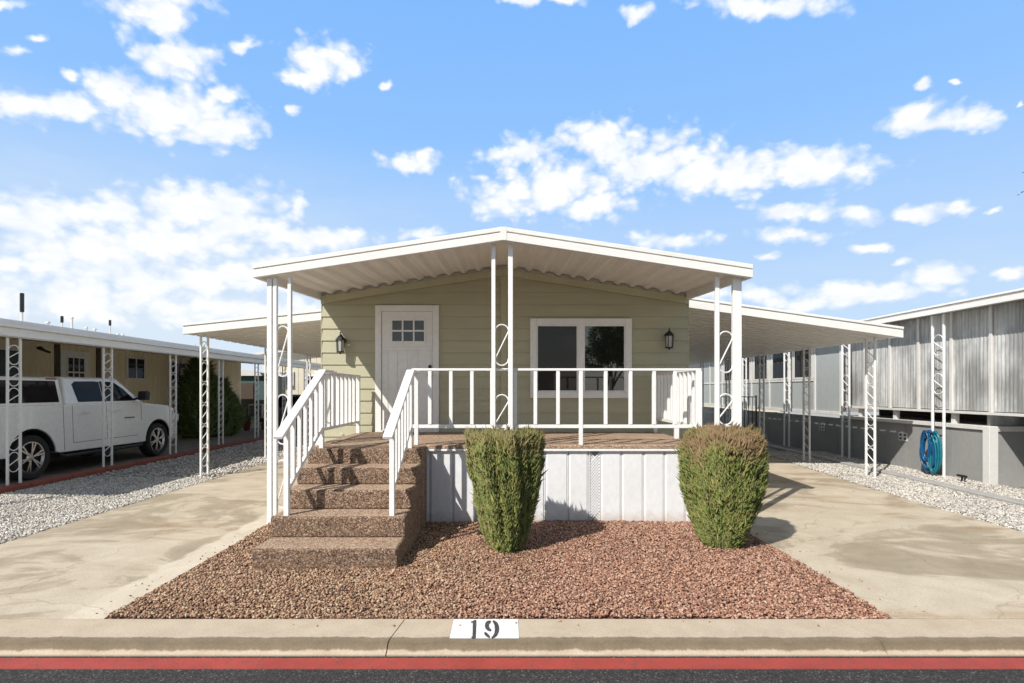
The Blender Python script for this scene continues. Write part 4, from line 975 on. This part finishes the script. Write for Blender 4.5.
# end of the skirting, facing the street
MB().box(RX-.06, RX+.10, 9.72, 9.86, -.14, 1.03).build('corner_post', 'grey_trim', rn, bevel=.004)
MB().box(RX+.101, RX+4.5, 9.80, 9.84, -.14, .94).build('end_skirting', 'skirt_grey', rn)
MB().box(RX+.101, RX+4.5, 9.76, 9.86, .942, 1.034).build('end_rail', 'grey_trim', rn)
MB().box(RX+.10, RX+4.4, 9.9, 9.95, 1.04, 3.1).build('end_screen', 'fibreglass', rn)
# main wall behind the screens: blue grey panels and windows
MB().box(RX+.0, RX+.10, 14.05, 28, 1.12, 3.17).build('side_wall', 'blue_grey', rn)
MB().box(RX-.03, RX+.06, 14.11, 28, 1.03, 1.118).build('base_rail', 'grey_trim', rn, bevel=.004)
for y in (14.1, 15.28, 16.62, 17.9, 19.2, 20.5, 21.8, 23.1): MB().box(RX-.025, RX-.001, y-.035, y+.035, 1.12, 3.16).build('batten', 'grey_trim', rn)
MB().box(RX-.022, RX-.001, 15.32, 26, 1.93, 1.99).build('window_sill', 'grey_trim', rn)
for y in (15.36, 16.70, 17.98, 19.28, 20.58):
    w = MB().box(RX-.018, RX-.002, y, y+1.12, 2.0, 2.95).build('window', 'grey_trim', rn); MB().box(RX-.026, RX-.020, y+.10, y+.95, 2.06, 2.88).build('window_pane', 'car_glass', w)
MB().prism([(RX-.30,3.155),(RX+3,3.40),(RX+6.3,3.155),(RX+6.3,3.22),(RX+3,3.52),(RX-.30,3.235)], 'y', 5.0, 28).build('roof', 'roof', rn)
m = MB(); m.box(RX-.36,RX-.30,5.0,28,3.14,3.265); m.box(RX-.385,RX-.29,4.99,28,3.267,3.305); m.build('fascia', 'fascia', rn, bevel=.004)
for y in (11.9, 14.95):
    b_ = MB().box(RX-.014, RX-.002, y-.13, y+.13, .58, .76).build('outlet_plate', 'grey_trim', rn); m = MB()
    for dy in (-.065,.065):
        for dz in (-.04,.04): m.box(RX-.019, RX-.015, y+dy-.03, y+dy+.03, .67+dz-.02, .67+dz+.02)
    m.build('outlet_cover', 'plastic', b_)
for i, y in enumerate((8.0, 10.55, 13.45, 16.3, 19.2)):
    z0 = -.04
    post(rn, RX-.20, y, z0, 3.139, .28, .038, 'y', zs=[(2.75,2.35),(2.0,1.6)] if i == 1 else [(2.95,2.55),(2.05,1.65),(1.4,.9)], mat='white_rail')
    MB().box(RX-.27, RX-.13, y-.08, y+.36, -.03, .012).build('post_foot', 'concrete_grey', rn)

# hose hung on the neighbour's post
hr = thing('garden_hose', 'coiled blue and teal garden hose hanging on the white post', 'hose', (RX-.27, 10.6, .1))
def coil(m, cy, cz, ry, rz, x, n, ph, loops, r, jit):
    pts = []
    for i in range(loops*22):
        a = 2*math.pi*i/22; l = i/22; R_ = random.Random(int(l)*7+n)
        jy, jz = R_.uniform(-jit,jit), R_.uniform(-jit,jit)
        pts.append((x + .028*math.sin(l*1.9+ph), cy + (ry+jy*.6)*math.sin(a), cz+jz*.4 + (rz+jz)*math.cos(a)))
    m.tube(pts, r, 6)
m = MB(); coil(m, 10.83, .46, .17, .36, RX-.27, 1, 0, 7, .016, .05); coil(m, 10.86, .56, .10, .27, RX-.30, 5, 1, 4, .016, .06); m.build('blue_coil', 'hose_blue', hr, smooth=True)
m = MB(); coil(m, 10.71, .47, .13, .35, RX-.25, 2, 2, 7, .017, .05); coil(m, 10.68, .40, .09, .32, RX-.29, 9, 1, 3, .015, .04); m.build('teal_coil', 'hose_teal', hr, smooth=True)
m = MB(); m.box(RX-.26, RX-.16, 10.62, 10.82, .78, .81); m.bar((RX-.34,10.72,.84),(RX-.2,10.72,.80), .03); m.build('hose_hook', 'black', hr)
sp_ = thing('hose_tap', 'small black tap standing in the pale gravel beside the hose', 'tap', (8.35, 10.05, 0))
m = MB(); m.lathe([(.03,-.02),(.02,.0),(.016,.10)], (8.35,10.05,0), 'z', 8); m.tube([(8.35,9.95,.11),(8.35,10.15,.11)], .022, 8); m.tube([(8.35,9.96,.11),(8.30,9.93,.06)], .016, 6); m.build('body', 'black', sp_)

# metal gate in the dark under the right carport
gt = thing('metal_gate', 'thin dark metal gate under the far end of the right carport', 'gate', (7.8, 18.4, 0))
m = MB(); m.bar((7.1,18.4,0),(7.1,18.4,1.5),.04); m.bar((8.4,18.4,0),(8.4,18.4,1.5),.04); m.bar((7.1,18.4,1.45),(8.4,18.4,1.45),.03); m.bar((7.1,18.4,.15),(8.4,18.4,.15),.03); m.build('gate_frame', 'plastic', gt)
m = MB()
for k in range(9): m.bar((7.23+k*.13,18.4,.15),(7.23+k*.13,18.4,1.45),.016)
m.build('gate_bars', 'plastic', gt)
bk = thing('rear_home', 'low pale home closing the view behind the right carport', 'house', (6, 32, 0))
MB().box(3.4, 16, 32, 38, .4, 3.0).build('walls', 'cream_pale', bk); MB().box(3.5, 15.9, 32.1, 37.9, -.02, .398).build('foundation_skirt', 'skirt_grey', bk)
MB().prism([(3.0,2.98),(16.4,2.98),(16.4,3.12),(9.7,3.6),(3.0,3.12)], 'y', 31.6, 38.3).build('roof', 'roof', bk)

# ------------------------------------------------------------------ palm whose frond tip enters at the right edge
pt = thing('palm_tree', 'palm tree whose frond tip pokes in at the right edge of the sky', 'tree', (25.6, 24, 0))
m = MB(); tp = [Vector((26.25+.1*math.sin(i*.5), 24, i*1.04)) for i in range(12)]; m.tube(tp, .22, 12, taper=[1.3-.045*i for i in range(12)]); m.build('trunk', 'bark', pt)
top = tp[-1]; crown = thing('crown', None, None, (0,0,0)); crown.parent = pt; crown.location = (0,0,0)
PV = []; PT = []
for k in range(26):
    a = 2*math.pi*k/26*1.0 + .0 + (math.pi if k == 0 else 0)*0; el = [.9,.35,-.15,.6][k%4]; L = 2.9 if k % 2 else 2.5
    if abs((a % (2*math.pi)) - math.pi) < .05: el = .15; L = 3.05
    prev = None
    for i in range(19):
        t = i/18; r = L*t*math.cos(el*(1-t*.3)); zz = top.z + L*t*math.sin(el) - 1.3*t*t*(L/2.7)
        c = Vector((top.x+r*math.cos(a), top.y+r*math.sin(a), zz)); side = Vector((-math.sin(a), math.cos(a), 0)); fwd = Vector((math.cos(a), math.sin(a), 0))
        if i > 1:
            for s in (-1,1):
                ln_ = .55*math.sin(math.pi*min(1,.15+t*.8)); tip = c + side*s*ln_*.75 + fwd*ln_*.6 + Vector((0,0,-.18*ln_))
                b0 = len(PV); PV += [c - fwd*.06, c + fwd*.07, tip]; PT.append((b0,b0+1,b0+2))
        if prev is not None:
            b0 = len(PV); PV += [prev+side*.02, prev-side*.02, c]; PT.append((b0,b0+1,b0+2))
        prev = c
V = np.array([tuple(v) for v in PV]) - np.array([25.6,24,0]); o = fast_mesh('fronds', V, np.array(PT), 'tree_leaf'); o.parent = crown

# ------------------------------------------------------------------ across the road (seen only as reflections)
ah = thing('opposite_home', 'pale home across the road with a low gabled roof', 'house', (-2, -22, 0))
MB().box(-9, 3.5, -30, -22, -.02, 3.0).build('walls', 'cream_pale', ah); MB().prism([(-9.4,2.98),(3.9,2.98),(3.9,3.1),(-2.7,3.9),(-9.4,3.1)], 'y', -30.4, -21.5).build('roof', 'roof', ah)
w = MB().box(-6,-4,-21.99,-21.9,1.2,2.4).build('window','white',ah); MB().box(-5.9,-4.1,-21.89,-21.88,1.3,2.3).build('window_pane','car_glass',w)
ot = thing('broadleaf_tree', 'leafy broad tree across the road reflected in the window', 'tree', (6.6, -15.5, 0))
m = MB(); m.tube([(6.6,-15.5,-.02),(6.65,-15.5,1.0),(6.5,-15.4,2.0),(6.55,-15.5,3.2)], .16, 8, taper=[1.2,1,.8,.5])
for (dx,dy,dz) in ((1.1,.3,4.2),(-1.0,.2,4.0),(.3,1.0,4.4),(-.2,-1,4.3)): m.tube([(6.55,-15.4,1.7),(6.6+dx*.6,-15.5+dy*.6,3.0),(6.6+dx,-15.5+dy,dz)], .08, 6, taper=[1,.7,.3])
m.build('trunk', 'bark', ot)
cl = np.array([(0,0,4.1),(1.0,.2,3.6),(-1.1,.1,3.7),(.3,.9,4.3),(-.3,-.9,4.2),(.7,-.3,4.9),(-.7,.3,4.9),(0,.1,5.4)]); n = 9000; ci = rng.integers(0,len(cl),n)
d = rng.normal(size=(n,3)); d /= np.linalg.norm(d,axis=1,keepdims=True); P = cl[ci] + d*(rng.uniform(.3,1,n)**.5*.85)[:,None]
spikes(P, d, rng.uniform(.08,.2,n), rng.uniform(.03,.05,n), 'tree_leaf', 'crown', ot)

# ------------------------------------------------------------------ sky and clouds
W = bpy.data.worlds.new('World'); S.world = W; W.use_nodes = True; nt = W.node_tree
bg = nt.nodes['Background']; out = nt.nodes['World Output']
SUND = Vector((.85, 1.0, -1.20)).normalized()
elev = math.asin(-SUND.z); az = math.atan2(-SUND.x, -SUND.y)
sky = nd(nt, 'ShaderNodeTexSky', sky_type='NISHITA'); sky.sun_disc = False; sky.sun_elevation = elev; sky.sun_rotation = az % (2*math.pi)
sky.altitude = 400; sky.air_density = 1.0; sky.dust_density = .6; sky.ozone_density = 1.6
SKY_STR = .135
tc = nd(nt, 'ShaderNodeTexCoord'); sx = nd(nt, 'ShaderNodeSeparateXYZ'); nt.links.new(tc.outputs['Generated'], sx.inputs[0])
def mth(op, a, b=None, c=None, clamp=False):
    n = nd(nt, 'ShaderNodeMath', operation=op); n.use_clamp = clamp
    for i, v in enumerate((a, b, c)):
        if v is None: continue
        if isinstance(v, (int, float)): n.inputs[i].default_value = v
        else: nt.links.new(v, n.inputs[i])
    return n.outputs[0]
azn = mth('ARCTAN2', sx.outputs['X'], sx.outputs['Y']); eln = mth('ARCSINE', sx.outputs['Z'])
cmb = nd(nt, 'ShaderNodeCombineXYZ'); nt.links.new(azn, cmb.inputs[0]); nt.links.new(eln, cmb.inputs[1]); AE = cmb.outputs[0]
# domain warp so that outlines billow
nw = nd(nt, 'ShaderNodeTexNoise'); nw.inputs['Scale'].default_value = 1; nw.inputs['Detail'].default_value = 5; nw.inputs['Roughness'].default_value = .6
mpw = nd(nt, 'ShaderNodeMapping'); mpw.inputs['Scale'].default_value = (9,14,1); nt.links.new(AE, mpw.inputs[0]); nt.links.new(mpw.outputs[0], nw.inputs['Vector'])
wv = nd(nt, 'ShaderNodeVectorMath', operation='SUBTRACT'); nt.links.new(nw.outputs['Color'], wv.inputs[0]); wv.inputs[1].default_value = (.5,.5,.5)
wm = nd(nt, 'ShaderNodeVectorMath', operation='MULTIPLY_ADD'); nt.links.new(wv.outputs[0], wm.inputs[0]); wm.inputs[1].default_value = (.055,.04,0); nt.links.new(AE, wm.inputs[2]); AEW = wm.outputs[0]
def cnoise(sx_, sy_, det, rough, off=0):
    mp = nd(nt, 'ShaderNodeMapping'); mp.inputs['Scale'].default_value = (sx_, sy_, 1); mp.inputs['Location'].default_value = (off, off*.7, 0); nt.links.new(AE, mp.inputs[0])
    n = nd(nt, 'ShaderNodeTexNoise'); n.inputs['Scale'].default_value = 1; n.inputs['Detail'].default_value = det; n.inputs['Roughness'].default_value = rough
    nt.links.new(mp.outputs[0], n.inputs['Vector']); return n.outputs['Fac']
CL = [ # (x, y, rx, ry) of each cloud lobe as seen from the road, in photograph pixels
 (50,108,75,16),(120,98,50,24),(165,112,65,28),(215,125,42,24),(225,95,22,10),
 (180,62,42,20),(150,15,42,26),(165,-10,60,24),(240,42,16,8),
 (318,62,34,24),(350,66,28,16),(300,80,22,12),(293,111,8,5),(385,88,6,4),
 (405,163,30,9),(425,158,14,7),
 (560,0,30,5),(770,4,75,13),(640,12,16,9),(525,2,22,7),
 (520,152,38,14),(600,140,45,20),(650,160,75,30),(720,172,75,24),(800,168,70,20),(850,172,28,9),
 (550,190,75,26),(590,205,45,16),(500,205,30,14),(480,178,12,4),
 (790,212,48,10),(795,235,36,8),(857,220,22,9),(870,250,18,4),(768,256,10,4),
 (913,215,24,9),(952,210,20,7),(992,214,6,5),
 (940,120,52,12),(915,112,28,14),(965,118,36,11),(925,84,8,6),(950,85,4,3),(1022,101,5,4),
 (675,240,38,8),(640,240,10,8),(720,295,80,9),(860,290,75,12),(940,272,40,10),(800,300,50,8),(1010,272,20,8),(900,262,12,5),
 (40,215,60,22),(115,212,45,20),(200,205,85,22),(240,222,60,20),(150,240,120,24),(290,240,85,14),(60,255,90,22),(200,275,150,24),(90,300,130,22),(240,310,120,16),(330,238,50,10),(420,232,20,7),(297,205,10,9),
 (12,48,20,6),(35,38,12,4),(10,10,24,5),(72,76,12,6),(75,155,0.1,0.1),
]
acc = None
for (x, y, rx, ry) in CL:
    u, v = (x-CX)/F, (HY-y)/F; a = math.atan(u); e = math.atan(v/math.sqrt(1+u*u))
    ra = rx/F*math.cos(a)**2; re = ry/F*math.cos(a)*math.cos(e)**2
    m_ = nd(nt, 'ShaderNodeMapping', vector_type='TEXTURE'); nt.links.new(AEW, m_.inputs[0])
    m_.inputs['Location'].default_value = (a, e, 0); m_.inputs['Scale'].default_value = (ra, re, 1)
    m_.inputs['Rotation'].default_value = (0, 0, math.atan(-v*u*math.sqrt(1+u*u)/(1+u*u+v*v)))
    l = nd(nt, 'ShaderNodeVectorMath', operation='LENGTH'); nt.links.new(m_.outputs[0], l.inputs[0])
    acc = l.outputs['Value'] if acc is None else mth('SMOOTH_MIN', acc, l.outputs['Value'], .35)
fb = cnoise(30, 46, 7, .60)
def cvor(sc, off):
    mp = nd(nt, 'ShaderNodeMapping'); mp.inputs['Scale'].default_value = (sc, sc*1.35, 1); mp.inputs['Location'].default_value = (off, off, 0); nt.links.new(AEW, mp.inputs[0])
    v = nd(nt, 'ShaderNodeTexVoronoi', feature='SMOOTH_F1', voronoi_dimensions='2D'); v.inputs['Scale'].default_value = 1; v.inputs['Smoothness'].default_value = .25; nt.links.new(mp.outputs[0], v.inputs['Vector']); return v.outputs['Distance']
puff = mth('ADD', mth('MULTIPLY', mth('SUBTRACT', .42, cvor(24, 0)), .95), mth('MULTIPLY', mth('SUBTRACT', .42, cvor(62, 3)), .42))
dens = mth('SUBTRACT', 1.22, acc)
dens = mth('ADD', mth('ADD', dens, puff), mth('MULTIPLY', mth('SUBTRACT', fb, .5), 1.1))
mask = nd(nt, 'ShaderNodeMapRange', interpolation_type='SMOOTHSTEP'); nt.links.new(dens, mask.inputs[0]); mask.inputs[1].default_value = -.08; mask.inputs[2].default_value = .95
# unseen clouds added outside the view, dense at the sides to brighten shaded flanks
sd_ = nd(nt, 'ShaderNodeMapRange', interpolation_type='SMOOTHSTEP'); nt.links.new(mth('ABSOLUTE', azn), sd_.inputs[0]); sd_.inputs[1].default_value = .85; sd_.inputs[2].default_value = 1.0
side = sd_.outputs[0]
bk_ = nd(nt, 'ShaderNodeMapRange'); nt.links.new(mth('ABSOLUTE', azn), bk_.inputs[0]); bk_.inputs[1].default_value = 1.7; bk_.inputs[2].default_value = 2.4; bk_.inputs[3].default_value = .17; bk_.inputs[4].default_value = 0
gn = cnoise(3.5, 9, 9, .6, 5); gm = nd(nt, 'ShaderNodeMapRange', interpolation_type='SMOOTHSTEP'); nt.links.new(mth('ADD', gn, bk_.outputs[0]), gm.inputs[0]); gm.inputs[1].default_value = .60; gm.inputs[2].default_value = .72
cm = mth('MAXIMUM', mask.outputs[0], mth('MULTIPLY', gm.outputs[0], mth('MULTIPLY', side, .9)))
# thin veil near the horizon, stronger to the left
vn = cnoise(5, 22, 7, .62, 2)
ve = nd(nt, 'ShaderNodeMapRange'); nt.links.new(eln, ve.inputs[0]); ve.inputs[1].default_value = .42; ve.inputs[2].default_value = .02
vl = nd(nt, 'ShaderNodeMapRange'); nt.links.new(azn, vl.inputs[0]); vl.inputs[1].default_value = .3; vl.inputs[2].default_value = -.6; vl.inputs[3].default_value = .62; vl.inputs[4].default_value = 1.55
veil = mth('MULTIPLY', mth('MULTIPLY', ve.outputs[0], vl.outputs[0]), mth('ADD', mth('MULTIPLY', vn, 1.2), .25), clamp=True)
# the band of sky opposite the sun is a clearer, lighter blue than the model gives
fr_ = nd(nt, 'ShaderNodeMapRange', interpolation_type='SMOOTHSTEP'); nt.links.new(mth('ABSOLUTE', azn), fr_.inputs[0]); fr_.inputs[1].default_value = 1.5; fr_.inputs[2].default_value = .85
fe_ = nd(nt, 'ShaderNodeMapRange', interpolation_type='SMOOTHSTEP'); nt.links.new(eln, fe_.inputs[0]); fe_.inputs[1].default_value = 1.1; fe_.inputs[2].default_value = .62
q_ = 1/(1.165*SKY_STR)
blue = ramp(nt, [(0,(.60*q_,.80*q_,1.0*q_)), (.14,(.50*q_,.73*q_,1.0*q_)), (.34,(.40*q_,.64*q_,1.0*q_)), (.62,(.305*q_,.57*q_,1.0*q_)), (1,(.23*q_,.50*q_,.99*q_))])
nt.links.new(mth('DIVIDE', eln, .62, clamp=True), blue.inputs[0])
rest = mix(nt, 1.0, sky.outputs[0], (.80,.75,.66), 'MULTIPLY')
nt.links.new(mix(nt, mth('MULTIPLY', fr_.outputs[0], fe_.outputs[0]), rest, blue.outputs[0]), bg.inputs['Color']); bg.inputs['Strength'].default_value = SKY_STR
# cloud colour: white crowns, faint blue grey in the thick parts
sh_ = cnoise(16, 30, 6, .6, 9); shr = nd(nt, 'ShaderNodeMapRange'); nt.links.new(sh_, shr.inputs[0]); shr.inputs[1].default_value = .35; shr.inputs[2].default_value = .62
ccol = nd(nt, 'ShaderNodeMix', data_type='RGBA'); nt.links.new(shr.outputs[0], ccol.inputs['Factor']); ccol.inputs['A'].default_value = (.84,.885,.96,1); ccol.inputs['B'].default_value = (1.0,1.0,1.0,1)
CLOUD = .92
bgc = nd(nt, 'ShaderNodeBackground'); nt.links.new(ccol.outputs['Result'], bgc.inputs[0]); bgc.inputs[1].default_value = CLOUD
bgv = nd(nt, 'ShaderNodeBackground'); bgv.inputs[0].default_value = (.80,.90,1.0,1); bgv.inputs[1].default_value = CLOUD*.88
m1 = nd(nt, 'ShaderNodeMixShader'); nt.links.new(mth('MULTIPLY', veil, .85), m1.inputs[0]); nt.links.new(bg.outputs[0], m1.inputs[1]); nt.links.new(bgv.outputs[0], m1.inputs[2])
m2 = nd(nt, 'ShaderNodeMixShader'); nt.links.new(cm, m2.inputs[0]); nt.links.new(m1.outputs[0], m2.inputs[1]); nt.links.new(bgc.outputs[0], m2.inputs[2])
nt.links.new(m2.outputs[0], out.inputs['Surface'])

# ------------------------------------------------------------------ sun, camera, view
L = bpy.data.lights.new('sun', 'SUN'); L.energy = 4.7; L.angle = math.radians(.5); L.color = (1.0,.955,.89)
so = bpy.data.objects.new('sun', L); COL.objects.link(so); so.rotation_euler = SUND.to_track_quat('-Z', 'Y').to_euler(); so.location = (-20,-25,30)
cam = bpy.data.cameras.new('camera'); co = bpy.data.objects.new('camera', cam); COL.objects.link(co)
co.location = (0,0,EYE); co.rotation_euler = (math.radians(90),0,0); cam.sensor_width = 36; cam.lens = F/1024*36
cam.shift_x = (512-CX)/1024; cam.shift_y = (HY-341.5)/1024; cam.clip_start = .05; cam.clip_end = 3000
S.camera = co
S.view_settings.view_transform = 'Standard'; S.view_settings.look = 'None'; S.view_settings.exposure = .22; S.view_settings.gamma = 1
S.render.resolution_x = 1024; S.render.resolution_y = 683
